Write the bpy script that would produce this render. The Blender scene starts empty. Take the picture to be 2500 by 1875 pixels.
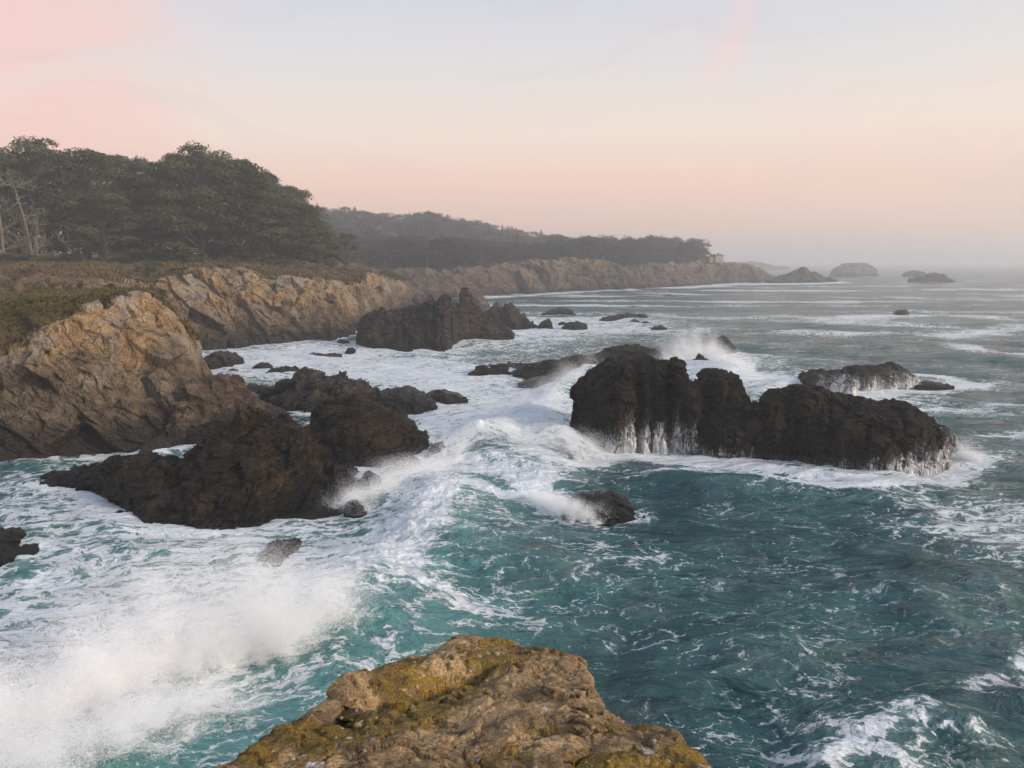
import bpy, math, random
import numpy as np
from mathutils import Vector
from mathutils.bvhtree import BVHTree

# ------------------------------------------------------------------ camera, sky, sun
SC = bpy.context.scene
COL = SC.collection
CAMH = 14.0
F_SRC = 1877.0
PITCH = math.radians(9.0)
cam_d = bpy.data.cameras.new('camera')
cam_d.sensor_width = 36.0
cam_d.lens = 36.0 * F_SRC / 2500.0
cam_d.clip_start = 0.1
cam_d.clip_end = 30000
cam = bpy.data.objects.new('camera', cam_d)
COL.objects.link(cam)
cam.location = (0, 0, CAMH)
cam.rotation_euler = (math.pi / 2 - PITCH, 0, 0)
SC.camera = cam

SUN_EL, SUN_AZ = math.radians(22), math.radians(115)      # azimuth clockwise from +Y (view direction)
sd = Vector((math.sin(SUN_AZ) * math.cos(SUN_EL), math.cos(SUN_AZ) * math.cos(SUN_EL), math.sin(SUN_EL)))
sun_d = bpy.data.lights.new('sun', 'SUN')
sun_d.energy = 2.6
sun_d.angle = math.radians(14)
sun_d.color = (1.0, 0.84, 0.68)
sun = bpy.data.objects.new('sun', sun_d)
COL.objects.link(sun)
sun.rotation_euler = sd.to_track_quat('Z', 'Y').to_euler()

vs = SC.view_settings
vs.view_transform = 'Standard'
vs.look = 'None'
vs.exposure = 0.48
vs.gamma = 1.0
vs.use_curve_mapping = False
cy = SC.cycles
cy.use_denoising = True
cy.use_adaptive_sampling = True
cy.adaptive_threshold = 0.035
cy.max_bounces = 9
cy.diffuse_bounces = 8
cy.glossy_bounces = 2
cy.transmission_bounces = 2
cy.volume_bounces = 1
cy.use_light_tree = False
cy.transparent_max_bounces = 12
cy.caustics_reflective = False
cy.caustics_refractive = False


def lin(r, g, b):
    def f(c):
        c /= 255.0
        return c / 12.92 if c <= 0.04045 else ((c + 0.055) / 1.055) ** 2.4
    return (f(r), f(g), f(b), 1.0)


class G:
    """small node helper"""
    def __init__(s, tree):
        s.t = tree
        s.N = tree.nodes
        s.L = tree.links

    def put(s, sock, v):
        if v is None:
            return
        if isinstance(v, bpy.types.NodeSocket):
            s.L.new(v, sock)
        else:
            if sock.type == 'RGBA' and len(v) == 3:
                v = (*v, 1)
            sock.default_value = v

    def n(s, typ, ins=None, **props):
        nd = s.N.new(typ)
        for k, v in props.items():
            setattr(nd, k, v)
        for k, v in (ins or {}).items():
            s.put(nd.inputs[k], v)
        return nd

    def m(s, op, a, b=None, c=None, clamp=False):
        nd = s.N.new('ShaderNodeMath')
        nd.operation = op
        nd.use_clamp = clamp
        s.put(nd.inputs[0], a)
        s.put(nd.inputs[1], b)
        s.put(nd.inputs[2], c)
        return nd.outputs[0]

    def vm(s, op, a, b=None, sc=None):
        nd = s.N.new('ShaderNodeVectorMath')
        nd.operation = op
        s.put(nd.inputs[0], a)
        s.put(nd.inputs[1], b)
        if sc is not None:
            s.put(nd.inputs['Scale'], sc)
        return nd.outputs['Value'] if op in ('LENGTH', 'DOT_PRODUCT') else nd.outputs[0]

    def mix(s, f, a, b, mode='MIX'):
        nd = s.N.new('ShaderNodeMix')
        nd.data_type = 'RGBA'
        nd.blend_type = mode
        s.put(nd.inputs[0], f)
        s.put(nd.inputs[6], a)
        s.put(nd.inputs[7], b)
        return nd.outputs[2]

    def mr(s, v, a, b, c=0.0, d=1.0, smooth=True):
        nd = s.N.new('ShaderNodeMapRange')
        nd.interpolation_type = 'SMOOTHSTEP' if smooth else 'LINEAR'
        nd.clamp = True
        for i, x in enumerate((v, a, b, c, d)):
            s.put(nd.inputs[i], x)
        return nd.outputs[0]

    def noise(s, vec, scale, detail=4.0, rough=0.55, dist=0.0, out=0):
        nd = s.N.new('ShaderNodeTexNoise')
        s.put(nd.inputs['Vector'], vec)
        s.put(nd.inputs['Scale'], scale)
        s.put(nd.inputs['Detail'], detail)
        s.put(nd.inputs['Roughness'], rough)
        s.put(nd.inputs['Distortion'], dist)
        return nd.outputs[out]

    def vor(s, vec, scale, feature='DISTANCE_TO_EDGE', rnd=1.0, out=0):
        nd = s.N.new('ShaderNodeTexVoronoi')
        nd.feature = feature
        s.put(nd.inputs['Vector'], vec)
        s.put(nd.inputs['Scale'], scale)
        s.put(nd.inputs['Randomness'], rnd)
        return nd.outputs[out]

    def ramp(s, f, stops, interp='LINEAR'):
        nd = s.N.new('ShaderNodeValToRGB')
        cr = nd.color_ramp
        cr.interpolation = interp
        while len(cr.elements) < len(stops):
            cr.elements.new(0.5)
        for e, (p, c) in zip(cr.elements, stops):
            e.position = p
            e.color = c if len(c) == 4 else (*c, 1)
        s.put(nd.inputs[0], f)
        return nd.outputs[0]

    def scale(s, v, xyz):
        return s.vm('MULTIPLY', v, xyz)

    def attr(s, name):
        nd = s.N.new('ShaderNodeAttribute')
        nd.attribute_name = name
        return nd.outputs['Fac']

    def bump(s, h, strength=1.0, dist=0.1, normal=None):
        nd = s.N.new('ShaderNodeBump')
        s.put(nd.inputs['Height'], h)
        nd.inputs['Strength'].default_value = strength
        nd.inputs['Distance'].default_value = dist
        s.put(nd.inputs['Normal'], normal)
        return nd.outputs[0]


W_ = bpy.data.worlds.new('World')
SC.world = W_
W_.use_nodes = True
W_.cycles.sampling_method = 'MANUAL'
W_.cycles.sample_map_resolution = 256
W_.node_tree.nodes.clear()
g = G(W_.node_tree)
tc = g.n('ShaderNodeTexCoord').outputs['Generated']
sep = g.n('ShaderNodeSeparateXYZ', {0: tc})
el = sep.outputs[2]
sky_n = g.n('ShaderNodeTexSky', sky_type='NISHITA', sun_disc=False, sun_elevation=SUN_EL,
            sun_rotation=SUN_AZ, altitude=10, air_density=1.0, dust_density=2.5, ozone_density=1.5)
base = g.ramp(el, [(0.0, lin(214, 192, 182)), (0.045, lin(236, 196, 176)), (0.10, lin(243, 205, 184)),
                   (0.155, lin(240, 218, 202)), (0.22, lin(223, 217, 213)), (0.30, lin(207, 208, 216)), (0.6, lin(176, 192, 216)),
                   (1.0, lin(160, 180, 212))])
# warm-yellow towards the right where the sun has gone down, pink bank of cloud towards the left
right = g.mr(g.vm('DOT_PRODUCT', tc, (0.92, -0.37, 0.1)), -0.2, 1.0)
glow = g.m('MULTIPLY', right, g.mr(el, 0.55, 0.0))
base = g.mix(g.m('MULTIPLY', glow, 0.55), base, lin(240, 228, 198))
wv = g.vm('ADD', tc, g.vm('SCALE', g.vm('SUBTRACT', g.noise(tc, 3.0, 2, 0.5, out=1), (0.5, 0.5, 0.5)), sc=0.35))
cl = g.noise(g.scale(wv, (1.1, 1.1, 3.2)), 2.3, 3, 0.55)
left = g.mr(g.vm('DOT_PRODUCT', tc, (-0.63, 0.74, 0.22)), 0.91, 0.995)
cm = g.m('MULTIPLY', g.m('MULTIPLY', g.mr(g.m('ADD', cl, g.m('MULTIPLY', left, 0.25)), 0.46, 0.70), g.m('ADD', g.m('MULTIPLY', left, 0.9), 0.10)), g.mr(el, 0.0, 0.08))
base = g.mix(g.m('MULTIPLY', cm, 0.80), base, lin(246, 197, 183))
wq = g.vm('SUBTRACT', wv, (0.2456, 0.937, 0.2475))
wx = g.m('ADD', g.vm('DOT_PRODUCT', wq, (0.96, -0.27, 0.0)), g.m('MULTIPLY', g.vm('DOT_PRODUCT', wq, (0.0, 0.0, 1.0)), -0.45))
wz = g.vm('DOT_PRODUCT', wq, (0.0, 0.0, 1.0))
wisp = g.m('MULTIPLY', g.mr(g.m('ABSOLUTE', wx), 0.034, 0.0), g.mr(g.m('ABSOLUTE', wz), 0.085, 0.0))
base = g.mix(g.m('MULTIPLY', g.m('MULTIPLY', wisp, 0.45), g.mr(el, 0.06, 0.2)), base, lin(246, 205, 196))
streak = g.noise(g.scale(wv, (1.0, 1.0, 14.0)), 2.6, 2, 0.6)
base = g.mix(g.m('MULTIPLY', g.mr(streak, 0.5, 0.75), 0.16), base, lin(196, 190, 196))
col = g.mix(1.0, g.vm('SCALE', base, sc=0.765), g.vm('SCALE', sky_n.outputs[0], sc=0.012), 'ADD')
bg = g.n('ShaderNodeBackground', {'Color': col, 'Strength': 1.0})
g.L.new(bg.outputs[0], g.n('ShaderNodeOutputWorld').inputs[0])

# ------------------------------------------------------------------ numeric helpers
cp, sp = math.cos(PITCH), math.sin(PITCH)


def ray(px, py):
    a = (px - 1250.0) / F_SRC
    b = (937.5 - py) / F_SRC
    return np.array((a, cp + b * sp, -sp + b * cp))


def Wp(px, py, z=0.0):
    """pixel of the photograph -> point on the level z"""
    d = ray(px, py)
    t = (z - CAMH) / d[2]
    return np.array((d[0] * t, d[1] * t, z))


def Dp(px, py, depth):
    """pixel of the photograph -> point at forward distance depth"""
    d = ray(px, py)
    t = depth / d[1]
    return np.array((d[0] * t, depth, CAMH + d[2] * t))


_rs = np.random.RandomState(11)
_perm = np.tile(_rs.permutation(256).astype(np.int32), 3)
_gr = _rs.normal(size=(256, 3)).astype(np.float32)
_gr /= np.linalg.norm(_gr, axis=1)[:, None]


def perlin(p):
    p = np.asarray(p, np.float32)
    i0 = np.floor(p).astype(np.int32)
    f = p - i0
    i0 &= 255
    u = f * f * f * (f * (f * 6 - 15) + 10)
    out = np.zeros(len(p), np.float32)
    for dx in (0, 1):
        wx = u[:, 0] if dx else 1 - u[:, 0]
        a = _perm[i0[:, 0] + dx]
        for dy in (0, 1):
            wy = wx * (u[:, 1] if dy else 1 - u[:, 1])
            b = _perm[a + i0[:, 1] + dy]
            for dz in (0, 1):
                w = wy * (u[:, 2] if dz else 1 - u[:, 2])
                gr = _gr[_perm[b + i0[:, 2] + dz]]
                out += w * (gr[:, 0] * (f[:, 0] - dx) + gr[:, 1] * (f[:, 1] - dy) + gr[:, 2] * (f[:, 2] - dz))
    return out * 1.5


def fbm(p, oct=4, gain=0.5, lac=2.03):
    p = np.asarray(p, np.float32)
    s, a = np.zeros(len(p), np.float32), 1.0
    for o in range(oct):
        s += a * perlin(p + 17.3 * o)
        p = p * lac
        a *= gain
    return s


def ridged(p, oct=4, gain=0.5):
    p = np.asarray(p, np.float32)
    s, a = np.zeros(len(p), np.float32), 1.0
    for o in range(oct):
        s += a * (0.5 - np.abs(perlin(p + 9.1 * o)))
        p = p * 2.07
        a *= gain
    return s


_cp = _rs.rand(256, 3).astype(np.float32)
_ct = _rs.normal(size=(256, 3)).astype(np.float32)
_cv = (_rs.rand(256) * 2 - 1).astype(np.float32)


def worley(p):
    """returns F1, F2, cell value, tilted-facet value"""
    p = np.asarray(p, np.float32)
    ip = np.floor(p).astype(np.int32)
    f = p - ip
    n = len(p)
    f1 = np.full(n, 9, np.float32)
    f2 = np.full(n, 9, np.float32)
    hid = np.zeros(n, np.int32)
    off = np.zeros((n, 3), np.float32)
    for dx in (-1, 0, 1):
        a = _perm[(ip[:, 0] + dx) & 255]
        for dy in (-1, 0, 1):
            b = _perm[a + ((ip[:, 1] + dy) & 255)]
            for dz in (-1, 0, 1):
                h = _perm[b + ((ip[:, 2] + dz) & 255)]
                q = f - (_cp[h] + np.array((dx, dy, dz), np.float32))
                d = np.sqrt((q * q).sum(1))
                m = d < f1
                f2 = np.where(m, f1, np.minimum(f2, d))
                f1 = np.where(m, d, f1)
                hid = np.where(m, h, hid)
                off[m] = q[m]
    return f1, f2, _cv[hid], (_ct[hid] * off).sum(1)


def sstep(x, a, b):
    t = np.clip((x - a) / (b - a), 0, 1)
    return t * t * (3 - 2 * t)


# ------------------------------------------------------------------ object helpers
def mesh_np(name, v, faces, attrs=None, smooth=True):
    """v (N,3); faces (M,4) or (M,3) int array"""
    me = bpy.data.meshes.new(name)
    v = np.ascontiguousarray(v, np.float32)
    faces = np.ascontiguousarray(faces, np.int32)
    k = faces.shape[1]
    me.vertices.add(len(v))
    me.vertices.foreach_set('co', v.ravel())
    me.loops.add(faces.size)
    me.loops.foreach_set('vertex_index', faces.ravel())
    me.polygons.add(len(faces))
    me.polygons.foreach_set('loop_start', np.arange(0, faces.size, k, dtype=np.int32))
    me.polygons.foreach_set('use_smooth', np.full(len(faces), smooth))
    for an, av in (attrs or {}).items():
        a = me.attributes.new(an, 'FLOAT', 'POINT')
        a.data.foreach_set('value', np.ascontiguousarray(av, np.float32))
    me.update(calc_edges=True)
    return me


def link(name, me, mat=None, parent=None):
    o = bpy.data.objects.new(name, me)
    COL.objects.link(o)
    if mat is not None:
        if me.materials:
            me.materials[0] = mat
        else:
            me.materials.append(mat)
    if parent is not None:
        o.parent = parent
    return o


def tag(o, label=None, cat=None, group=None, kind=None):
    if label:
        o['label'] = label
    if cat:
        o['category'] = cat
    if group:
        o['group'] = group
    if kind:
        o['kind'] = kind
    return o


def grid_faces(nu, nv, wrap=False):
    i = np.arange(nu if wrap else nu - 1)
    j = np.arange(nv - 1)
    I, J = np.meshgrid(i, j, indexing='ij')
    I2 = (I + 1) % nu
    return np.stack((I * nv + J, I2 * nv + J, I2 * nv + J + 1, I * nv + J + 1), -1).reshape(-1, 4)


def grid_normals(P):
    du = np.gradient(P, axis=0)
    dv = np.gradient(P, axis=1)
    n = np.cross(du, dv)
    n /= np.linalg.norm(n, axis=2, keepdims=True) + 1e-9
    return n


# ------------------------------------------------------------------ materials
def new_mat(name):
    m = bpy.data.materials.new(name)
    m.use_nodes = True
    m.node_tree.nodes.clear()
    gg = G(m.node_tree)
    out = gg.n('ShaderNodeOutputMaterial')
    return m, gg, out


def pos_of(gg):
    return gg.n('ShaderNodeNewGeometry').outputs['Position']


def rock_mat(name, c1, c2, c3, scale=1.0, wet_top=1.2, bump=0.10, wet=(0.010, 0.009, 0.008), spots=None, rough=0.8, layer=0.5):
    m, gg, out = new_mat(name)
    P = pos_of(gg)
    w = gg.vm('ADD', P, gg.vm('SCALE', gg.noise(P, 0.8 * scale, 3, out=1), sc=0.7 / scale))
    n1 = gg.noise(w, 0.55 * scale, 6, 0.6)
    n2 = gg.noise(gg.scale(w, (1, 1, 1.6)), 2.6 * scale, 6, 0.68)
    n3 = gg.noise(P, 11 * scale, 4, 0.7)
    col = gg.mix(gg.mr(n1, 0.38, 0.62), c1, c2)
    col = gg.mix(gg.mr(n2, 0.46, 0.68), col, c3)
    col = gg.mix(gg.mr(n3, 0.35, 0.75), gg.vm('SCALE', col, sc=0.5), gg.vm('SCALE', col, sc=1.55))
    if spots:
        sv = gg.vor(P, 2.3 * scale, 'F1')
        sm = gg.m('MULTIPLY', gg.mr(sv, 0.16, 0.06), gg.mr(n2, 0.5, 0.6))
        col = gg.mix(sm, col, spots)
    z = gg.n('ShaderNodeSeparateXYZ', {0: P}).outputs[2]
    wm = gg.mr(gg.m('ADD', z, gg.m('MULTIPLY', n1, -2.2 * max(wet_top, 0.3))), wet_top * 0.15, -wet_top * 0.9)
    col = gg.mix(gg.m('MULTIPLY', wm, 0.9), col, wet)
    lv = gg.n('ShaderNodeMapping', {'Vector': w, 'Rotation': (0.35, -0.55, 0.2), 'Scale': (0.45, 0.45, 3.2)}).outputs[0]
    n4 = gg.noise(lv, 1.1 * scale, 5, 0.62)
    col = gg.mix(gg.m('MULTIPLY', gg.mr(n4, 0.50, 0.66), layer), col, gg.vm('SCALE', col, sc=2.1))
    h = gg.m('ADD', gg.m('MULTIPLY', n2, 0.7), gg.m('MULTIPLY', n3, 0.35))
    h = gg.m('ADD', h, gg.m('MULTIPLY', n4, 1.6 * layer))
    h = gg.m('ADD', h, gg.m('MULTIPLY', gg.vor(w, 1.7 * scale), 0.35))
    b = gg.bump(h, 1.0, bump / scale * 2.2)
    ro = gg.m('ADD', gg.m('MULTIPLY', wm, -0.45), rough)
    bs = gg.n('ShaderNodeBsdfPrincipled', {'Base Color': col, 'Roughness': ro, 'Normal': b})
    bs.inputs['Specular IOR Level'].default_value = 0.22
    gg.L.new(bs.outputs[0], out.inputs[0])
    return m


M = {}
M['rock_black'] = rock_mat('rock_black', (0.010, 0.008, 0.005), (0.026, 0.017, 0.009), (0.006, 0.005, 0.004), 1.0, 1.4, 0.18,
                           spots=(0.11, 0.09, 0.06))
M['rock_brown'] = rock_mat('rock_brown', (0.054, 0.035, 0.018), (0.017, 0.012, 0.008), (0.007, 0.006, 0.005), 0.9, 1.6, 0.20,
                           spots=(0.09, 0.07, 0.05), layer=0.8)
M['rock_mid'] = rock_mat('rock_mid', (0.052, 0.039, 0.029), (0.028, 0.022, 0.019), (0.080, 0.057, 0.038), 0.45, 1.6, bump=0.2)
M['rock_haze_tint'] = rock_mat('rock_haze_tint', (0.13, 0.105, 0.085), (0.09, 0.075, 0.063), (0.17, 0.135, 0.105), 0.35, 1.6, bump=0.2)  # rear stacks: brown lightened for distance, mist put into the colour
M['rock_grey'] = rock_mat('rock_grey', (0.040, 0.035, 0.031), (0.062, 0.052, 0.042), (0.024, 0.021, 0.019), 0.6, 1.2)
M['rock_red'] = rock_mat('rock_red', (0.125, 0.085, 0.062), (0.075, 0.056, 0.046), (0.16, 0.112, 0.08), 0.7, 2.2, bump=0.2, layer=0.8)
M['rock_guano'] = rock_mat('rock_guano', (0.20, 0.18, 0.15), (0.12, 0.10, 0.085), (0.36, 0.34, 0.29), 0.15, 2.5, bump=0.2)
M['rock_wet'] = rock_mat('rock_wet', (0.011, 0.010, 0.009), (0.020, 0.017, 0.014), (0.008, 0.007, 0.007), 0.9, 3.0, rough=0.5)


def cliff_mat(name, scale, zsplit, zhi, sat=1.0, scrub=1.0):
    """ochre / grey rock, grass where the attribute says so"""
    m, gg, out = new_mat(name)
    P = pos_of(gg)
    w = gg.vm('ADD', P, gg.vm('SCALE', gg.noise(P, 0.35 * scale, 3, out=1), sc=1.6 / scale))
    z = gg.n('ShaderNodeSeparateXYZ', {0: P}).outputs[2]
    n1 = gg.noise(w, 0.22 * scale, 6, 0.6)
    n2 = gg.noise(gg.scale(w, (1.2, 1, 0.7)), 1.1 * scale, 6, 0.66)
    n3 = gg.noise(P, 7.0 * scale, 5, 0.75)
    ochre = gg.mix(gg.mr(n2, 0.35, 0.65), (0.25, 0.152, 0.066), (0.46, 0.305, 0.155))
    ochre = gg.mix(gg.mr(gg.noise(w, 0.30 * scale, 5, 0.6), 0.46, 0.60), ochre, (0.37, 0.31, 0.24))
    grey = gg.mix(gg.mr(n2, 0.35, 0.65), (0.075, 0.055, 0.037), (0.19, 0.142, 0.096))
    up = gg.mr(gg.m('ADD', z, gg.m('MULTIPLY', gg.m('SUBTRACT', n1, 0.5), 22.0)), zsplit, zhi)
    col = gg.mix(gg.m('MULTIPLY', up, sat), grey, ochre)
    col = gg.mix(gg.mr(gg.noise(gg.scale(w, (1, 1, 0.35)), 0.9 * scale, 5, 0.6), 0.56, 0.68), col, (0.075, 0.058, 0.040))
    col = gg.mix(gg.m('MULTIPLY', gg.mr(gg.noise(w, 0.8 * scale, 3), 0.62, 0.7), 0.6), col, (0.14, 0.13, 0.03))
    wm = gg.mr(gg.m('ADD', z, gg.m('MULTIPLY', n1, -5.0)), 0.8, -1.6)
    col = gg.mix(gg.m('MULTIPLY', wm, 0.85), col, (0.020, 0.017, 0.015))
    col = gg.mix(gg.mr(n3, 0.33, 0.70), gg.vm('SCALE', col, sc=0.55), gg.vm('SCALE', col, sc=1.4))
    crk = gg.m('MULTIPLY', gg.mr(gg.vor(gg.scale(w, (1, 1, 0.6)), 0.55 * scale), 0.035, 0.0), gg.mr(gg.noise(P, 0.4 * scale, 3), 0.45, 0.55))
    col = gg.mix(gg.m('MULTIPLY', crk, 0.75), col, (0.035, 0.027, 0.02))
    # dry grass and scrub
    gn = gg.noise(w, 0.25 * scale, 5, 0.6)
    gc = gg.mix(gg.mr(gn, 0.4, 0.62), (0.15, 0.10, 0.055), (0.075, 0.068, 0.026))
    gc = gg.mix(gg.mr(n3, 0.35, 0.7), gg.vm('SCALE', gc, sc=0.6), gg.vm('SCALE', gc, sc=1.3))
    gc = gg.mix(gg.mr(gg.noise(w, 0.12 * scale, 3), 0.52, 0.66), gc, (0.24, 0.165, 0.085))
    gc = gg.vm('SCALE', gc, sc=scrub)
    ga = gg.m('ADD', gg.attr('grass'), gg.m('MULTIPLY', gg.m('SUBTRACT', n2, 0.5), 1.1))
    ga = gg.mr(ga, 0.44, 0.56)
    col = gg.mix(ga, col, gc)
    h = gg.m('ADD', gg.m('MULTIPLY', n2, 0.8), gg.m('MULTIPLY', n3, 0.4))
    h = gg.m('ADD', h, gg.m('MULTIPLY', gg.vor(gg.scale(w, (1, 1, 0.5)), 0.8 * scale), 0.6))
    b = gg.bump(h, 1.0, 0.45 / scale)
    bs = gg.n('ShaderNodeBsdfPrincipled', {'Base Color': col, 'Roughness': 0.88, 'Normal': b})
    bs.inputs['Specular IOR Level'].default_value = 0.25
    gg.L.new(bs.outputs[0], out.inputs[0])
    return m


M['cliff_near'] = cliff_mat('cliff_near', 1.0, 4.0, 10.5)
M['cliff_mid'] = cliff_mat('cliff_mid', 0.55, 2.0, 10.0, 0.75)
M['cliff_far'] = cliff_mat('cliff_far', 0.22, 5.0, 14.0, 0.45, 0.42)


def foliage_mat(name, a, b, tone=True):
    m, gg, out = new_mat(name)
    P = pos_of(gg)
    oi = gg.n('ShaderNodeObjectInfo').outputs['Random']
    n = gg.noise(P, 0.35, 3)
    c = gg.mix(gg.mr(n, 0.35, 0.65), a, b)
    if tone:
        c = gg.vm('SCALE', c, sc=gg.attr('tone'))
    else:
        c = gg.mix(gg.mr(gg.noise(P, 2.5, 2), 0.3, 0.7), gg.vm('SCALE', c, sc=0.6), gg.vm('SCALE', c, sc=1.4))
    c = gg.vm('SCALE', c, sc=gg.m('ADD', gg.m('MULTIPLY', oi, 0.5), 0.75))
    d = gg.n('ShaderNodeBsdfPrincipled', {'Base Color': c, 'Roughness': 0.8})
    d.inputs['Specular IOR Level'].default_value = 0.15
    t = gg.n('ShaderNodeBsdfTranslucent', {'Color': c})
    mx = gg.n('ShaderNodeMixShader', {0: 0.25, 1: d.outputs[0], 2: t.outputs[0]})
    gg.L.new(mx.outputs[0], out.inputs[0])
    return m


M['cypress'] = foliage_mat('cypress', (0.118, 0.112, 0.042), (0.078, 0.088, 0.040))
M['cypress_brown'] = foliage_mat('cypress_brown', (0.100, 0.078, 0.042), (0.070, 0.066, 0.036))
M['far_leaf'] = foliage_mat('far_leaf', (0.048, 0.050, 0.026), (0.036, 0.042, 0.026))
M['shrub'] = foliage_mat('shrub', (0.050, 0.062, 0.018), (0.075, 0.072, 0.026))
M['dry'] = foliage_mat('dry', (0.24, 0.17, 0.09), (0.13, 0.098, 0.05), False)
M['moss'] = foliage_mat('moss', (0.105, 0.094, 0.030), (0.16, 0.118, 0.050), False)


def bark_mat(name, a, b):
    m, gg, out = new_mat(name)
    P = pos_of(gg)
    c = gg.mix(gg.noise(gg.scale(P, (3, 3, 0.6)), 1.5, 5), a, b)
    bs = gg.n('ShaderNodeBsdfPrincipled', {'Base Color': c, 'Roughness': 0.9})
    gg.L.new(bs.outputs[0], out.inputs[0])
    return m


M['bark'] = bark_mat('bark', (0.055, 0.042, 0.03), (0.15, 0.12, 0.09))
M['bark_pale'] = bark_mat('bark_pale', (0.11, 0.088, 0.066), (0.24, 0.20, 0.155))


def simple_mat(name, c, rough=0.7, var=0.25):
    m, gg, out = new_mat(name)
    P = pos_of(gg)
    n = gg.noise(P, 2.0, 4)
    cc = gg.mix(n, tuple(x * (1 - var) for x in c), tuple(x * (1 + var) for x in c))
    bs = gg.n('ShaderNodeBsdfPrincipled', {'Base Color': cc, 'Roughness': rough})
    gg.L.new(bs.outputs[0], out.inputs[0])
    return m


# ---- sea water
def sea_mat():
    m, gg, out = new_mat('sea_water')
    P = pos_of(gg)
    P2 = gg.scale(P, (1, 1, 0))
    foam = gg.attr('foam')
    aer = gg.attr('aer')
    churn = gg.attr('churn')
    # warped coordinates, drawn out a little along the crests
    wn = gg.vm('SUBTRACT', gg.noise(P2, 0.30, 3, 0.5, out=1), (0.5, 0.5, 0.5))
    wn2 = gg.vm('SUBTRACT', gg.noise(P2, 1.5, 3, 0.55, out=1), (0.5, 0.5, 0.5))
    w = gg.vm('ADD', P2, gg.vm('ADD', gg.vm('SCALE', wn, sc=3.2), gg.vm('SCALE', wn2, sc=0.75)))
    rot = gg.n('ShaderNodeMapping', {'Vector': w, 'Rotation': (0, 0, math.radians(-24)), 'Scale': (0.62, 1.25, 1.0)}).outputs[0]
    e1 = gg.m('SUBTRACT', 1.0, gg.m('MULTIPLY', gg.vor(rot, 0.85), 2.1, clamp=True))
    e2 = gg.m('SUBTRACT', 1.0, gg.m('MULTIPLY', gg.vor(rot, 2.3), 2.3, clamp=True))
    rn = gg.noise(rot, 0.8, 6, 0.62)
    rg = gg.m('SUBTRACT', 1.0, gg.m('MULTIPLY', gg.m('ABSOLUTE', gg.m('SUBTRACT', rn, 0.5)), 7.0, clamp=True))
    fine = gg.noise(rot, 6.0, 6, 0.68)
    patch = gg.noise(P2, 0.16, 4, 0.6)
    pat = gg.m('MAXIMUM', gg.m('MULTIPLY', e1, 0.92), gg.m('MULTIPLY', e2, 0.80))
    pat = gg.m('ADD', gg.m('MULTIPLY', pat, 0.62), gg.m('MULTIPLY', rg, 0.38))
    pat = gg.m('ADD', pat, gg.m('MULTIPLY', gg.m('SUBTRACT', fine, 0.5), 0.75))
    den = gg.m('ADD', foam, gg.m('MULTIPLY', gg.m('SUBTRACT', patch, 0.5), 0.75))
    thr = gg.m('SUBTRACT', 1.0, den)
    fm = gg.mr(gg.m('SUBTRACT', pat, thr), -0.03, 0.16)
    fm = gg.m('MULTIPLY', fm, gg.mr(foam, 0.02, 0.16))
    solid = gg.mr(gg.m('ADD', foam, gg.m('MULTIPLY', gg.m('SUBTRACT', fine, 0.5), 0.5)), 0.86, 1.05)
    fm = gg.m('MAXIMUM', fm, solid)
    # a thin milky veil of bubbles round the denser foam
    veil = gg.m('MULTIPLY', gg.mr(gg.m('SUBTRACT', pat, thr), -0.45, 0.2), 0.42)
    veil = gg.m('MULTIPLY', veil, gg.mr(foam, 0.1, 0.6))
    deep = gg.mix(gg.mr(patch, 0.35, 0.65), (0.007, 0.050, 0.056, 1), (0.013, 0.080, 0.082, 1))
    a2 = gg.m('ADD', aer, gg.m('MULTIPLY', gg.m('SUBTRACT', gg.noise(w, 0.35, 4), 0.5), 0.5), clamp=True)
    wc = gg.mix(a2, deep, (0.115, 0.30, 0.285, 1))
    wc = gg.mix(veil, wc, (0.45, 0.60, 0.60, 1))
    # ripples
    r1 = gg.noise(gg.n('ShaderNodeMapping', {'Vector': P2, 'Rotation': (0, 0, math.radians(-15)), 'Scale': (0.45, 1.1, 1)}).outputs[0], 0.55, 6, 0.58, 0.6)
    r2 = gg.noise(gg.n('ShaderNodeMapping', {'Vector': P2, 'Rotation': (0, 0, math.radians(18)), 'Scale': (0.6, 1.3, 1)}).outputs[0], 2.1, 5, 0.6, 0.4)
    hh = gg.m('ADD', gg.m('MULTIPLY', r1, 1.6), gg.m('MULTIPLY', r2, 0.17))
    r0 = gg.noise(gg.n('ShaderNodeMapping', {'Vector': P2, 'Rotation': (0, 0, math.radians(-12)), 'Scale': (0.30, 1.0, 1)}).outputs[0], 0.13, 5, 0.6, 0.5)
    hh = gg.m('ADD', hh, gg.m('MULTIPLY', gg.m('MULTIPLY', r0, 9.0), gg.attr('far')))
    b1 = gg.bump(hh, 1.0, 1.0)
    water = gg.n('ShaderNodeBsdfPrincipled', {'Base Color': wc, 'Roughness': gg.m('ADD', 0.10, gg.m('MULTIPLY', gg.attr('far'), 0.12)), 'IOR': 1.33, 'Normal': b1})
    fh = gg.m('ADD', gg.m('MULTIPLY', fine, 0.5), gg.m('MULTIPLY', fm, 0.3))
    b2 = gg.bump(fh, 0.8, 0.16, b1)
    fc = gg.mix(gg.mr(fine, 0.3, 0.7), (0.66, 0.72, 0.74, 1), (0.86, 0.87, 0.88, 1))
    fo = gg.n('ShaderNodeBsdfPrincipled', {'Base Color': fc, 'Roughness': 0.75, 'Normal': b2})
    fo.inputs['Specular IOR Level'].default_value = 0.2
    mx = gg.n('ShaderNodeMixShader', {0: gg.m('MULTIPLY', fm, 0.95), 1: water.outputs[0], 2: fo.outputs[0]})
    gg.L.new(mx.outputs[0], out.inputs[0])
    return m


M['sea'] = sea_mat()

# ------------------------------------------------------------------ rocks and cliffs: geometry
SHORE = []          # waterlines (world xy) used for the foam along the rocks


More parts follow.
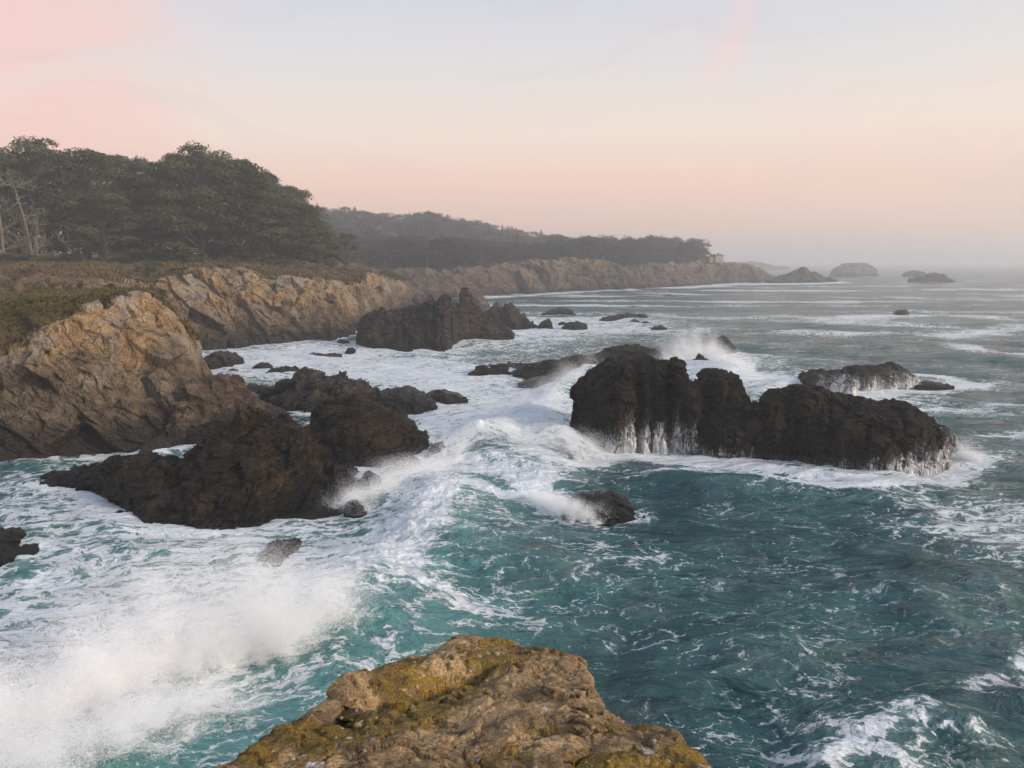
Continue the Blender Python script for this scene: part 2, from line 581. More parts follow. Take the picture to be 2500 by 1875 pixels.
def displace(P, N, size, seed, rough=1.0, strata=None, blocks=1.0, big=0.0):
    sh = P.shape
    p = P.reshape(-1, 3).astype(np.float32) + seed * 13.7
    q = p / size
    if strata is not None:
        ax = np.array(strata, np.float32)
        ax /= np.linalg.norm(ax)
        q = q + np.outer(q @ ax, ax) * 1.1
    d = 0.07 * fbm(q * 1.4, 3)
    if big:
        f1, f2, cv, tl = worley(q * 1.05 + 0.06 * fbm(q * 2 + 9, 2)[:, None])
        d += big * (0.06 * cv + 0.17 * tl) - big * 0.012 * np.exp(-((f2 - f1) / 0.04) ** 2)
    f1, f2, cv, tl = worley(q * 2.6 + 0.10 * fbm(q * 3 + 3, 2)[:, None])
    d += blocks * (0.030 * cv + 0.085 * tl) - blocks * 0.010 * np.exp(-((f2 - f1) / 0.05) ** 2)
    f1, f2, cv, tl = worley(q * 6.5 + 0.08 * fbm(q * 7 + 5, 2)[:, None])
    d += blocks * (0.014 * cv + 0.036 * tl) - blocks * 0.005 * np.exp(-((f2 - f1) / 0.06) ** 2)
    f1, f2, cv, tl = worley(q * 15.0 + 0.1)
    d += blocks * (0.007 * cv + 0.015 * tl)
    d += 0.018 * (ridged(q * 8, 4, 0.62) - 0.4)
    d = 0.17 * np.tanh(d / 0.17)
    return P + N * (d.reshape(sh[0], sh[1], 1) * size * rough)


def interp_px(pts, x):
    pts = np.array(pts, float)
    return np.interp(x, pts[:, 0], pts[:, 1])


def rock(name, label, top, front, fd, bd, e=0.9, mat='rock_black', seed=1, rough=0.75, strata=None, clefts=(), res=1.0,
         blocks=1.0, cat='rock', group=None, shore=True, size=None, zoff=0.0, kind=None, eb=None):
    """top: silhouette (left to right, ends on the water); front: its waterline, left to right"""
    x0, x1 = top[0][0], top[-1][0]
    wpx = (x1 - x0) * 0.41
    nu = int(max(26, min(330, wpx * 1.15 * res)))
    zpx = (max(p[1] for p in front) - min(p[1] for p in top)) * 0.41
    nf = int(max(12, min(190, zpx * 1.35 * res)))
    nb = max(8, nf // 3)
    u = np.linspace(0, 1, nu)
    u = 0.5 - 0.5 * np.cos(u * np.pi) * (0.75 + 0.25 * np.abs(np.cos(u * np.pi)))
    px = x0 + (x1 - x0) * u
    pyt = interp_px(top, px)
    pyf = interp_px(front, px)
    F = np.array([Wp(a, b, zoff) for a, b in zip(px, pyf)])
    tap = np.sqrt(np.clip(1 - (2 * u - 1) ** 2, 0, 1)) * 0.92 + 0.08
    notch = np.zeros(nu)
    for cx, cw, ca in clefts:
        notch += ca * np.exp(-((px - cx) / cw) ** 2)
    Yr = F[:, 1] + fd * tap
    T = np.array([Dp(a, b, c) for a, b, c in zip(px, pyt, Yr)])
    T[:, 2] = np.maximum(T[:, 2], zoff + 0.02)
    B = T + np.stack((T[:, 0] * 0, bd * tap, T[:, 0] * 0), 1)
    B[:, 2] = zoff
    rows = []
    lowf, lowb = F.copy(), B.copy()
    lowf[:, 2] -= 1.6
    lowf[:, 1] -= 0.5
    lowb[:, 2] -= 1.6
    lowb[:, 1] += 0.5
    rows.append(lowf)
    for th in np.linspace(0, 1, nf):
        a = th * math.pi / 2
        fy = 1 - math.cos(a) ** e
        fz = math.sin(a) ** e
        r = F.copy()
        nn = notch * (1 - fy) * min(1, fz * 3 + 0.3)
        fyy = fy + nn
        r[:, 0] = F[:, 0] + (T[:, 0] - F[:, 0]) * fyy
        r[:, 1] = F[:, 1] + (T[:, 1] - F[:, 1]) * fyy
        r[:, 2] = F[:, 2] + (T[:, 2] - F[:, 2]) * fz * (1 - 0.12 * np.minimum(notch, 1) * fz)
        rows.append(r)
    eb2 = eb or e
    for th in np.linspace(0, 1, nb + 1)[1:]:
        a = (1 - th) * math.pi / 2
        fy = 1 - math.cos(a) ** eb2
        fz = math.sin(a) ** eb2
        r = B.copy()
        r[:, :2] = B[:, :2] + (T[:, :2] - B[:, :2]) * fy
        r[:, 2] = B[:, 2] + (T[:, 2] - B[:, 2]) * fz
        rows.append(r)
    rows.append(lowb)
    P = np.stack(rows, 1)
    N = grid_normals(P)
    if size is None:
        size = min((T[-1, 0] - T[0, 0]), 2.2 * (T[:, 2].max() - zoff) + 0.4 * fd) * 0.9
    P = displace(P, N, max(size, 0.4), seed, rough, strata, blocks)
    me = mesh_np(name, P.reshape(-1, 3), grid_faces(nu, P.shape[1]), smooth=False)
    o = link(name, me, M[mat])
    tag(o, label, cat, group, kind)
    if shore and zoff == 0:
        SHORE.append((F[:, :2], min(1.0, (T[:, 2].max()) / 4 + 0.35)))
    return o, P


def loft(name, rows, counts, amps, grass, nu, mat, seed, size, strata=None, big=0.0, blocks=1.0, gcol=None):
    """rows: list of (M,3) arrays; counts: samples between rows; amps / grass per row"""
    rows = [np.array(r, float) for r in rows]
    k = len(rows[0])
    t = np.linspace(0, k - 1, nu)
    i = np.clip(t.astype(int), 0, k - 2)
    f = (t - i)[:, None]
    R = []
    for r in rows:
        p0 = r[np.maximum(i - 1, 0)]
        p1, p2 = r[i], r[i + 1]
        p3 = r[np.minimum(i + 2, k - 1)]
        cr = 0.5 * (2 * p1 + (p2 - p0) * f + (2 * p0 - 5 * p1 + 4 * p2 - p3) * f * f + (3 * p1 - p0 - 3 * p2 + p3) * f ** 3)
        R.append(cr)
    cols, am, gr = [], [], []
    for a in range(len(rows) - 1):
        for s in np.linspace(0, 1, counts[a], endpoint=False):
            cols.append(R[a] * (1 - s) + R[a + 1] * s)
            am.append(amps[a] * (1 - s) + amps[a + 1] * s)
            gr.append(grass[a] * (1 - s) + grass[a + 1] * s)
    cols.append(R[-1])
    am.append(amps[-1])
    gr.append(grass[-1])
    P0 = np.stack(cols, 1)
    N = grid_normals(P0)
    amv = np.array(am)[None, :, None]
    D = displace(P0, N, size, seed, 1.0, strata, blocks, big)
    P = P0 + (D - P0) * amv
    ga = np.repeat(np.array(gr)[None, :], nu, 0)
    if gcol is not None:
        ga = np.maximum(ga, np.interp(t, range(k), gcol)[:, None])
    ga = ga.reshape(-1)
    me = mesh_np(name, P.reshape(-1, 3), grid_faces(nu, P.shape[1]), {'grass': ga}, smooth=False)
    o = link(name, me, M[mat])
    return o, P


def under(pts, dz=2.0, dy=-0.6):
    q = np.array(pts, float).copy()
    q[:, 2] -= dz
    q[:, 1] += dy
    return q


# near promontory on the left
nb_ = [(-420, 1140), (-150, 1128), (60, 1117), (200, 1112), (330, 1105), (430, 1098), (505, 1080), (530, 1040), (500, 985), (420, 960)]
nt_ = [(-420, 1010, 54), (-150, 950, 56), (20, 888, 58), (120, 826, 60), (225, 765, 63), (340, 730, 67), (405, 762, 69), (468, 828, 71), (480, 850, 77), (440, 800, 86)]
ng_ = [(-420, 742, 64), (-150, 736, 65), (20, 734, 66), (120, 730, 67), (225, 724, 69), (345, 722, 70.5), (398, 742, 73), (455, 800, 75), (472, 835, 80), (430, 790, 88)]
np_ = [(-420, 714, 102), (-150, 713, 102), (20, 711, 102), (120, 709, 102), (220, 708, 101), (330, 706, 99), (372, 730, 97), (430, 800, 94), (440, 830, 94), (400, 800, 96)]
base_w = np.array([Wp(*p) for p in nb_])
SHORE.append((base_w[:, :2], 0.9))
top_w = np.array([Dp(*p) for p in nt_])
mid_w = base_w * 0.5 + top_w * 0.5
mid_w[:, 1] -= np.array([0.5, 0.8, 1.0, 1.2, 1.2, 1.0, 0.6, 0.4, 0.2, 0.0]) * 0.8
near_o, near_P = loft('near_cliff', [under(base_w), base_w, mid_w, top_w, [Dp(*p) for p in ng_], [Dp(*p) for p in np_]],
                      [4, 90, 90, 46, 30], [1, 1, 1, 0.75, 0.16, 0.16], [0, 0, 0, 0.25, 1, 1], 420, 'cliff_near', 3, 7.0, (0.6, 0.2, 0.75), 1.0, 0.5)
tag(near_o, 'ochre and grey rock cliff with a grassy top, nearest on the left', 'cliff', kind='structure')

# clifftop terrace of the middle cove
mb = [(-500, 712, 100), (-200, 712, 100), (100, 712, 100), (260, 720, 103), (380, 858, 0), (440, 853, 0), (500, 848, 0), (600, 842, 0), (740, 834, 0), (870, 815, 0), (930, 790, 0), (980, 765, 0), (1010, 745, 0)]
mt = [(-500, 692, 112), (-200, 690, 112), (100, 692, 112), (260, 700, 118), (370, 712, 129), (410, 688, 133), (500, 667, 136), (600, 670, 139), (740, 690, 144), (868, 700, 163), (903, 674, 186), (970, 694, 219), (1005, 720, 262)]
mm = [(-500, 662, 135), (-200, 662, 135), (100, 664, 135), (260, 668, 140), (370, 682, 148), (400, 670, 152), (500, 655, 155), (600, 656, 158), (740, 672, 162), (866, 680, 182), (898, 668, 202), (960, 682, 238), (1000, 706, 272)]
mtb = [(-500, 634, 170), (-200, 634, 170), (100, 636, 172), (260, 640, 175), (370, 641, 178), (400, 641, 180), (500, 641, 182), (600, 644, 184), (740, 650, 188), (860, 658, 206), (892, 662, 228), (955, 680, 255), (998, 704, 284)]


def P3(l):
    return np.array([Wp(a, b) if c == 0 else Dp(a, b, c) for a, b, c in l])


bk = P3(mtb)
bk2 = bk * np.array((2.2, 2.2, 1))
bk2[:, 2] = np.linspace(20, 12, len(bk2))
mbw = P3(mb)
SHORE.append((mbw[4:, :2], 1.0))
mtw = P3(mt)
mmid = mbw * 0.45 + mtw * 0.55
mmid[:, 1] -= 1.0
mid_o, mid_P = loft('cove_cliff', [under(mbw), mbw, mmid, mtw, P3(mm), bk, bk2],
                    [4, 70, 60, 40, 30, 20], [1, 1, 1, 0.9, 0.14, 0.10, 0.1], [0, 0, 0, 0.2, 0.9, 1, 1], 560, 'cliff_mid', 8, 9.5, (0.7, 0.1, 0.7), 0.8, 0.75, [0.62, 0.62, 0.6, 0.55, 0.3] + [0] * 8)
tag(mid_o, 'tan cliff of the cove below the big trees, with a brown grass terrace', 'cliff', kind='structure')

# far headland
hb = [(860, 742), (1000, 733), (1100, 727), (1180, 722), (1300, 716), (1400, 711), (1480, 707), (1560, 704), (1650, 700), (1740, 694), (1830, 688), (1885, 686), (1900, 684)]
ht = [(860, 668, 300), (1000, 664, 310), (1100, 658, 320), (1230, 650, 345), (1310, 640, 358), (1425, 636, 378), (1492, 640, 396), (1520, 655, 408), (1570, 646, 425), (1650, 645, 452), (1740, 645, 492), (1835, 651, 560), (1880, 676, 610)]
hbw = np.array([Wp(*p) for p in hb])
SHORE.append((hbw[:, :2], 1.0))
htw = P3(ht)
hp = htw + np.array([(0, 70, 2.0)] * len(htw))
hp[-2:, 2] -= (2.0, 6)
hq = htw * np.array((1.6, 1.6, 1)) + np.array((0, 0, 3))
hq[-3:, 2] -= (4, 8, 16)
hm = hbw * 0.45 + htw * 0.55
hm[:, 1] -= 3
head_o, head_P = loft('far_headland', [under(hbw, 2.5), hbw, hm, htw, hp, hq], [3, 26, 26, 16, 10], [1, 1, 1, 0.8, 0.1, 0.1],
                      [0, 0.22, 0.42, 0.45, 1, 1], 420, 'cliff_far', 5, 18.0, (0.5, 0.1, 0.8), 0.7, 0.7)
tag(head_o, 'hazy tan sea cliff of the wooded headland in the distance', 'headland', kind='structure')

hf = [(620, 650, 360), (800, 655, 370), (950, 656, 390), (1080, 652, 405), (1200, 648, 425), (1320, 640, 440), (1430, 638, 460), (1560, 642, 490), (1700, 645, 540)]
hr = [(620, 560, 620), (800, 545, 620), (950, 564, 620), (1060, 560, 625), (1200, 590, 640), (1320, 606, 650), (1430, 622, 655), (1560, 634, 660), (1700, 640, 665)]
hrw = P3(hr)
hfw = P3(hf)
hbk = hrw * np.array((1.5, 1.5, 0.6))
hill_o, hill_P = loft('wooded_hill', [hfw - np.array((0, 0, 3)), hfw, hrw, hbk], [3, 20, 6], [0, 0.2, 0.2, 0.2], [1, 1, 1, 1], 100, 'cliff_far', 6, 40.0)
tag(hill_o, 'hazy hill covered in forest behind the headland', 'hill', kind='structure')


def bvh_of(P):
    v = [tuple(x) for x in P.reshape(-1, 3)]
    f = [tuple(x) for x in grid_faces(P.shape[0], P.shape[1])]
    return BVHTree.FromPolygons(v, f)


BV = {'near': bvh_of(near_P[::3, ::3]), 'mid': bvh_of(mid_P[::3, ::3]), 'head': bvh_of(head_P[::3, ::2]), 'hill': bvh_of(hill_P)}


def ground(x, y, which=('near', 'mid', 'head', 'hill')):
    best = -99
    for w in which:
        h = BV[w].ray_cast(Vector((x, y, 200)), Vector((0, 0, -1)))
        if h[0] is not None:
            best = max(best, h[0].z)
    return best


# very far coast and the individual rocks
rock('distant_coast', 'faint low coast on the horizon beyond the headland', [(1740, 658), (1790, 644), (1845, 640), (1880, 646), (1912, 654), (1925, 658)],
     [(1740, 658), (1925, 658)], 60, 200, 1.2, 'rock_grey', 3, shore=False, cat='coast', kind='structure')

SG = 'blocks of the largest black sea rock'
o, bigA = rock('sea_rock', 'tall craggy left block of the largest black rock, white water running down it',
     [(1409, 1062), (1403, 1005), (1409, 955), (1425, 933), (1435, 945), (1446, 918), (1475, 900), (1500, 886), (1530, 882), (1550, 896), (1570, 886), (1600, 879), (1630, 890), (1645, 882), (1663, 885), (1680, 915), (1694, 955), (1706, 1020), (1716, 1098)],
     [(1409, 1066), (1440, 1083), (1470, 1098), (1500, 1106), (1600, 1101), (1716, 1108)], 5.0, 6, 0.58, 'rock_black', 2, 0.85, None,
     [(1556, 9, 0.55), (1634, 7, 0.45), (1500, 5, 0.18), (1590, 4, 0.18), (1455, 6, 0.2)], res=1.15, size=4.6, group=SG)
o, bigB = rock('sea_rock', 'rounded upper block in the middle of the largest black rock',
     [(1692, 1010), (1702, 965), (1712, 935), (1735, 912), (1760, 909), (1780, 916), (1799, 917), (1818, 955), (1826, 1000), (1838, 1050)],
     [(1692, 1072), (1760, 1078), (1838, 1074)], 3.0, 5, 0.6, 'rock_black', 92, 0.8, None, [(1770, 6, 0.12)], res=1.15, size=4.0, group=SG)
o, bigC = rock('sea_rock', 'low front block in the middle of the largest black rock',
     [(1694, 1102), (1703, 1062), (1730, 1034), (1770, 1016), (1800, 1000), (1822, 989), (1844, 983), (1862, 988), (1874, 1010), (1884, 1060), (1894, 1120)],
     [(1694, 1109), (1740, 1117), (1800, 1121), (1894, 1125)], 3.0, 4, 0.7, 'rock_black', 93, 0.8, None, [(1815, 6, 0.15)], res=1.15, size=4.2, group=SG)
o, bigD = rock('sea_rock', 'long right block of the largest black rock, sloping down to the open sea',
     [(1866, 1122), (1871, 1040), (1878, 975), (1900, 967), (1921, 968), (1936, 962), (1944, 954), (1960, 948), (1999, 950), (2025, 965), (2047, 975), (2070, 978), (2088, 984), (2100, 976), (2112, 988), (2140, 996), (2166, 1001), (2190, 993), (2210, 987), (2235, 990), (2262, 1011), (2285, 1030), (2308, 1042), (2336, 1075), (2343, 1103)],
     [(1866, 1125), (1920, 1128), (2000, 1139), (2120, 1157), (2200, 1153), (2290, 1143), (2343, 1107)], 5.0, 5.5, 0.68, 'rock_black', 94, 0.8, None,
     [(1942, 9, 0.45), (2110, 10, 0.18), (2200, 8, 0.15), (2020, 7, 0.12)], res=1.15, size=5.0, group=SG)

o, LG = rock('sea_rock', 'big dark layered wedge of rock on the left, in front of the near cliff',
     [(100, 1182), (134, 1158), (163, 1154), (185, 1162), (220, 1150), (277, 1132), (312, 1121), (342, 1116), (366, 1129), (391, 1125), (427, 1138), (460, 1109), (500, 1081), (541, 1044), (590, 1003), (631, 999), (667, 1020), (692, 1018), (732, 1032), (761, 1064), (793, 1101), (834, 1138), (858, 1166), (866, 1203)],
     [(100, 1186), (191, 1196), (235, 1215), (260, 1238), (281, 1262), (325, 1277), (407, 1289), (488, 1299), (570, 1289), (651, 1273), (753, 1244), (834, 1220), (866, 1205)],
     5.0, 4.0, 1.5, 'rock_brown', 4, 0.62, (-0.45, -0.35, 0.8), res=1.0, size=6.5)
rock('sea_rock', 'low jagged tail of dark rock left of the big layered rock',
     [(98, 1182), (120, 1164), (136, 1157), (163, 1154), (183, 1165), (220, 1148), (277, 1132), (317, 1115), (342, 1109), (366, 1128), (391, 1120), (427, 1132), (460, 1112), (500, 1092), (535, 1115)],
     [(98, 1188), (191, 1199), (300, 1218), (420, 1222), (535, 1205)], 2.4, 2.6, 0.85, 'rock_brown', 96, 0.6, (-0.6, -0.2, 0.7), size=3.0, res=1.2)
rock('sea_rock', 'dark brown pyramid-shaped rock behind the big layered rock',
     [(754, 1058), (770, 1007), (799, 979), (825, 974), (848, 976), (868, 964), (892, 975), (921, 995), (950, 1007), (978, 1020), (1002, 1040), (1031, 1060), (1059, 1089), (1062, 1102)],
     [(754, 1062), (765, 1092), (790, 1130), (850, 1144), (930, 1136), (1000, 1119), (1062, 1106)], 5, 5, 1.15, 'rock_brown', 7, 0.62, (-0.5, 0.1, 0.8), [(870, 6, 0.12)], size=5.5)
rock('sea_rock', 'small wet black ledge at the foot of the pyramid-shaped rock', [(1040, 1112), (1056, 1088), (1080, 1078), (1096, 1082), (1099, 1100)],
     [(1040, 1118), (1070, 1112), (1099, 1104)], 1.2, 1.5, 0.9, 'rock_wet', 21)
rock('sea_rock', 'low dark hump left of the grey jagged rocks in the cove', [(578, 968), (582, 951), (610, 940), (651, 946), (668, 958), (690, 975)],
     [(578, 970), (630, 976), (690, 978)], 2.5, 3, 0.9, 'rock_grey', 9)
rock('sea_rock', 'grey jagged low rocks in the middle of the cove foam', [(632, 980), (645, 968), (667, 955), (708, 930), (730, 925), (753, 916), (773, 908), (785, 915), (797, 926), (815, 921), (834, 920), (875, 932), (892, 938), (910, 950), (921, 963), (928, 985)],
     [(632, 984), (690, 999), (760, 1001), (850, 1000), (928, 988)], 4, 4, 1.0, 'rock_grey', 12, 1.0, (-0.6, 0, 0.7), size=6)
rock('sea_rock', 'smooth rounded dark rock right of the grey jagged rocks', [(915, 980), (925, 955), (960, 951), (994, 950), (1027, 959), (1050, 974), (1068, 992)],
     [(915, 986), (980, 995), (1068, 995)], 3, 3, 0.9, 'rock_grey', 14, 0.6)
rock('sea_rock', 'low black rock awash with white water beside the smooth rounded rock', [(1036, 968), (1050, 958), (1070, 953), (1110, 961), (1142, 977)],
     [(1036, 972), (1090, 984), (1142, 981)], 2, 2, 0.9, 'rock_wet', 15, 0.6)

# castle-like rocks at the foot of the cove cliff
rock('rock_stack', 'broad slabby left part of the jagged stack below the cove cliff',
     [(874, 836), (880, 790), (884, 776), (905, 766), (933, 755), (955, 763), (978, 759), (1002, 751), (1020, 749), (1034, 752), (1046, 775), (1062, 800), (1085, 836)],
     [(874, 840), (900, 849), (960, 851), (1040, 851), (1085, 846)], 7, 10, 0.9, 'rock_mid', 17, 1.0, (0.95, 0, 0.3), [(940, 4, 0.3), (985, 4, 0.3), (910, 3, 0.2)], size=6, res=1.3)
rock('rock_stack', 'upright slabs in the middle of the jagged stack below the cove cliff',
     [(1012, 840), (1022, 775), (1030, 748), (1036, 739), (1044, 735), (1052, 737), (1060, 752), (1066, 738), (1074, 726), (1084, 719), (1092, 727), (1098, 741), (1108, 738), (1116, 748), (1124, 790), (1130, 836)],
     [(1012, 846), (1060, 853), (1085, 853), (1130, 832)], 4.5, 10, 0.75, 'rock_mid', 27, 0.9, (0.97, 0, 0.2), [(1061, 4, 0.7), (1100, 4, 0.6), (1034, 3, 0.4), (1080, 3, 0.3)], size=5, res=1.5)
rock('rock_stack', 'tall pinnacle at the right end of the jagged stack below the cove cliff',
     [(1108, 832), (1115, 780), (1120, 745), (1124, 715), (1131, 705), (1139, 708), (1150, 720), (1158, 726), (1166, 742), (1173, 759), (1183, 780), (1193, 792), (1203, 812)],
     [(1108, 838), (1130, 834), (1203, 818)], 3.5, 8, 0.8, 'rock_mid', 28, 0.9, (0.97, 0, 0.2), [(1146, 3, 0.3)], size=5, res=1.5)
rock('rock_stack', 'low dark rock in the surf in front of the tall pinnacle', [(1112, 820), (1130, 810), (1157, 807), (1175, 803), (1190, 798), (1218, 800), (1240, 806), (1254, 820)],
     [(1112, 826), (1200, 828), (1254, 824)], 4, 4, 0.8, 'rock_mid', 18, 1.0, None, res=1.4)
rock('rock_stack', 'dark sloping rock right of the tall pinnacle', [(1180, 800), (1184, 768), (1206, 751), (1220, 752), (1234, 748), (1250, 757), (1263, 772), (1285, 780), (1307, 790), (1312, 797)],
     [(1180, 804), (1210, 803), (1260, 804), (1312, 799)], 6, 6, 1.1, 'rock_mid', 19, 1.0, (0.8, 0, 0.5), res=1.4)
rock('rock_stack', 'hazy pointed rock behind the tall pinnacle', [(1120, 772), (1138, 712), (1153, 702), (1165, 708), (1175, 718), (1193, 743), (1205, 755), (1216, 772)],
     [(1120, 774), (1216, 774)], 8, 8, 1.2, 'rock_haze_tint', 20, 0.9, res=1.5)
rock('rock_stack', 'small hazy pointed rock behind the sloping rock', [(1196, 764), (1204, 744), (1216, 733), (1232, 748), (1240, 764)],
     [(1196, 766), (1240, 766)], 4, 4, 1.1, 'rock_haze_tint', 22, res=1.6)
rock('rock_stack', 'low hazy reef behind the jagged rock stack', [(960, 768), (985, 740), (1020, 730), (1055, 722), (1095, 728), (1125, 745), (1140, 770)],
     [(960, 771), (1140, 772)], 9, 10, 1.1, 'rock_haze_tint', 23, res=1.2)
rock('sea_rock', 'small dark rock at the foot of the jagged stack', [(951, 852), (960, 843), (974, 837), (990, 844), (1004, 852)], [(951, 855), (975, 858), (1004, 856)], 2, 2, 0.9, 'rock_mid', 24, res=2)
rock('sea_rock', 'dark cube-like rock beside the low surf rock', [(1312, 799), (1322, 787), (1340, 779), (1348, 786), (1350, 800)], [(1312, 802), (1350, 803)], 3, 3, 0.7, 'rock_mid', 25, res=2)

small = [
 ('flat rock farthest out in the surf beyond the pinnacle', [(1325, 767), (1345, 758), (1370, 753), (1395, 757), (1404, 767)], 768, 4, 'rock_mid'),
 ('long low rock with a pointed left end in the distant surf', [(1462, 782), (1490, 774), (1515, 768), (1535, 763), (1545, 767), (1565, 767), (1580, 772)], 779, 3, 'rock_mid'),
 ('low jagged rock with a flat top in the distant surf', [(1372, 800), (1385, 790), (1410, 785), (1425, 788), (1434, 800)], 803, 2.5, 'rock_mid'),
 ('tiny rock just left of the low jagged rock', [(1363, 790), (1372, 785), (1387, 789)], 791, 1.5, 'rock_mid'),
 ('small rounded rock below the long low rock', [(1538, 785), (1550, 779), (1562, 784)], 786, 1.5, 'rock_mid'),
 ('small dark rock to the right of the small rounded rock', [(1556, 792), (1575, 785), (1592, 790)], 793, 1.5, 'rock_mid'),
 ('low rock nearest the open sea in the distant surf', [(1590, 803), (1603, 796), (1616, 795), (1628, 802)], 804, 1.5, 'rock_mid'),
 ('small rock standing off the foot of the headland cliff', [(1620, 723), (1634, 718), (1648, 723)], 724, 2.5, 'rock_grey'),
 ('small lone black rock far out on the right', [(2186, 767), (2195, 759), (2210, 756), (2218, 766)], 769, 2.5, 'rock_grey'),
 ('boulder cluster at the water edge below the near cliff', [(470, 900), (490, 880), (510, 868), (540, 858), (560, 868), (572, 895)], 902, 4, 'rock_grey'),
 ('round boulder standing in foam off the boulder cluster', [(540, 888), (552, 868), (572, 865), (588, 874), (592, 888)], 892, 2, 'rock_grey'),
 ('small dark rock left of the flat whale-backed rock', [(617, 898), (630, 888), (650, 887), (663, 896)], 900, 1.5, 'rock_grey'),
 ('flat whale-backed rock in the cove foam', [(648, 913), (665, 901), (690, 896), (720, 896), (738, 905)], 916, 2, 'rock_grey'),
 ('small boulder close under the cove cliff', [(819, 838), (828, 829), (843, 829), (852, 837)], 840, 1.5, 'rock_mid'),
 ('small upright boulder left of the jagged stack', [(842, 860), (850, 849), (860, 848), (867, 859)], 863, 1.2, 'rock_mid'),
 ('low half-submerged rock left of the upright boulder', [(742, 868), (765, 862), (790, 866), (812, 862), (832, 867)], 873, 1.5, 'rock_grey'),
 ('tiny flat rock above the flat whale-backed rock', [(552, 906), (565, 901), (580, 905)], 907, 1.0, 'rock_grey'),
 ('square black rock at the left edge of the picture', [(-40, 1335), (-30, 1300), (20, 1300), (44, 1306), (50, 1335)], 1342, 1.2, 'rock_wet'),
 ('rounded black rock in the foam below the square black rock', [(-40, 1366), (-20, 1342), (15, 1341), (36, 1362)], 1370, 1.0, 'rock_wet'),
 ('flat black rock right of the square black rock', [(35, 1348), (58, 1331), (95, 1325), (128, 1332)], 1353, 1.0, 'rock_wet'),
 ('wet black rock awash in the left foam', [(632, 1368), (645, 1340), (690, 1331), (728, 1340)], 1380, 1.4, 'rock_wet'),
 ('upright black boulder between the two dark brown rocks', [(869, 1198), (876, 1170), (897, 1153), (915, 1160), (932, 1173), (928, 1197)], 1207, 1.0, 'rock_wet'),
 ('small round black boulder off the right end of the layered rock', [(835, 1248), (847, 1231), (865, 1226), (884, 1232), (897, 1250)], 1260, 0.9, 'rock_wet'),
 ('black rock wedged above the upright boulder', [(843, 1165), (852, 1148), (866, 1146), (882, 1162)], 1173, 0.9, 'rock_wet'),
 ('dark rock half veiled by spray beside the wave', [(932, 1165), (960, 1132), (985, 1121), (1010, 1124), (1036, 1155)], 1167, 1.5, 'rock_wet'),
 ('low wet ledge along the front of the layered rock', [(668, 1262), (720, 1250), (760, 1240), (795, 1231), (836, 1241)], 1262, 1.0, 'rock_wet'),
]
for k, (lab, top, by, d, mt_) in enumerate(small):
    far = by < 930
    front = [(top[0][0], top[0][1] + 1), ((top[0][0] + top[-1][0]) / 2, by), (top[-1][0], top[-1][1] + 1)]
    rock('sea_rock', lab, top, front, d, d, 0.85, mt_, 31 + k, 0.9, None, res=1.8 if far else 1.2)

rock('sea_rock', 'long black reef running into the wave behind the largest rock',
     [(1145, 914), (1160, 903), (1173, 898), (1185, 893), (1198, 900), (1215, 895), (1234, 892), (1246, 901), (1270, 897), (1299, 895), (1336, 887), (1370, 882), (1401, 873), (1430, 872), (1460, 868), (1490, 880)],
     [(1145, 917), (1200, 914), (1250, 914), (1300, 926), (1360, 929), (1430, 915), (1490, 900)], 4, 5, 0.9, 'rock_black', 60, 0.8, size=5, res=1.2)
rock('sea_rock', 'higher end of the black reef against open water',
     [(1430, 885), (1445, 877), (1466, 865), (1503, 853), (1530, 848), (1556, 840), (1570, 845), (1586, 857), (1620, 855), (1650, 853), (1690, 860), (1712, 878)],
     [(1430, 888), (1500, 886), (1600, 884), (1712, 882)], 4, 6, 0.9, 'rock_black', 61, 0.8, size=6, res=1.2)
rock('sea_rock', 'low black slab below the long reef', [(1266, 938), (1291, 928), (1328, 923), (1368, 918), (1395, 930)], [(1266, 940), (1335, 947), (1395, 938)], 2.5, 3, 0.9, 'rock_wet', 62, 0.7)
rock('sea_rock', 'dark rock with a wave bursting against its left side', [(1700, 856), (1708, 832), (1730, 819), (1748, 826), (1763, 826), (1783, 835), (1792, 848), (1795, 862)],
     [(1700, 866), (1750, 868), (1795, 864)], 3.5, 4, 0.75, 'rock_black', 63, 0.9, res=1.4)
rock('sea_rock', 'small dark rock inside the bursting wave', [(1690, 893), (1700, 876), (1709, 866), (1716, 870), (1726, 880), (1738, 893)], [(1690, 897), (1738, 897)], 1.2, 1.5, 0.9, 'rock_black', 64, 1.3, res=1.4)
o, lowP = rock('sea_rock', 'low rounded rock with small waterfalls behind the largest rock',
     [(1956, 946), (1966, 921), (1986, 911), (2015, 909), (2039, 912), (2070, 911), (2090, 909), (2100, 900), (2120, 898), (2141, 895), (2160, 899), (2190, 893), (2210, 900), (2235, 916), (2249, 938)],
     [(1956, 952), (2000, 958), (2080, 963), (2150, 953), (2200, 945), (2249, 942)], 5, 5, 0.55, 'rock_black', 65, 0.6, None, [(2100, 8, 0.3), (2175, 6, 0.2)], size=5)
rock('sea_rock', 'low reddish ledge at the right end of the waterfall rock', [(2240, 942), (2260, 932), (2300, 936), (2330, 944)], [(2240, 946), (2330, 947)], 1.5, 2, 0.9, 'rock_mid', 66)
rock('sea_rock', 'smooth wet rock breaking through the wave in the middle', [(1372, 1260), (1395, 1236), (1420, 1220), (1455, 1211), (1495, 1208), (1525, 1222), (1548, 1238), (1576, 1264)],
     [(1372, 1264), (1420, 1272), (1490, 1276), (1572, 1266)], 2.4, 2.5, 1.2, 'rock_wet', 67, 0.5, (0.5, 0.2, 0.8))
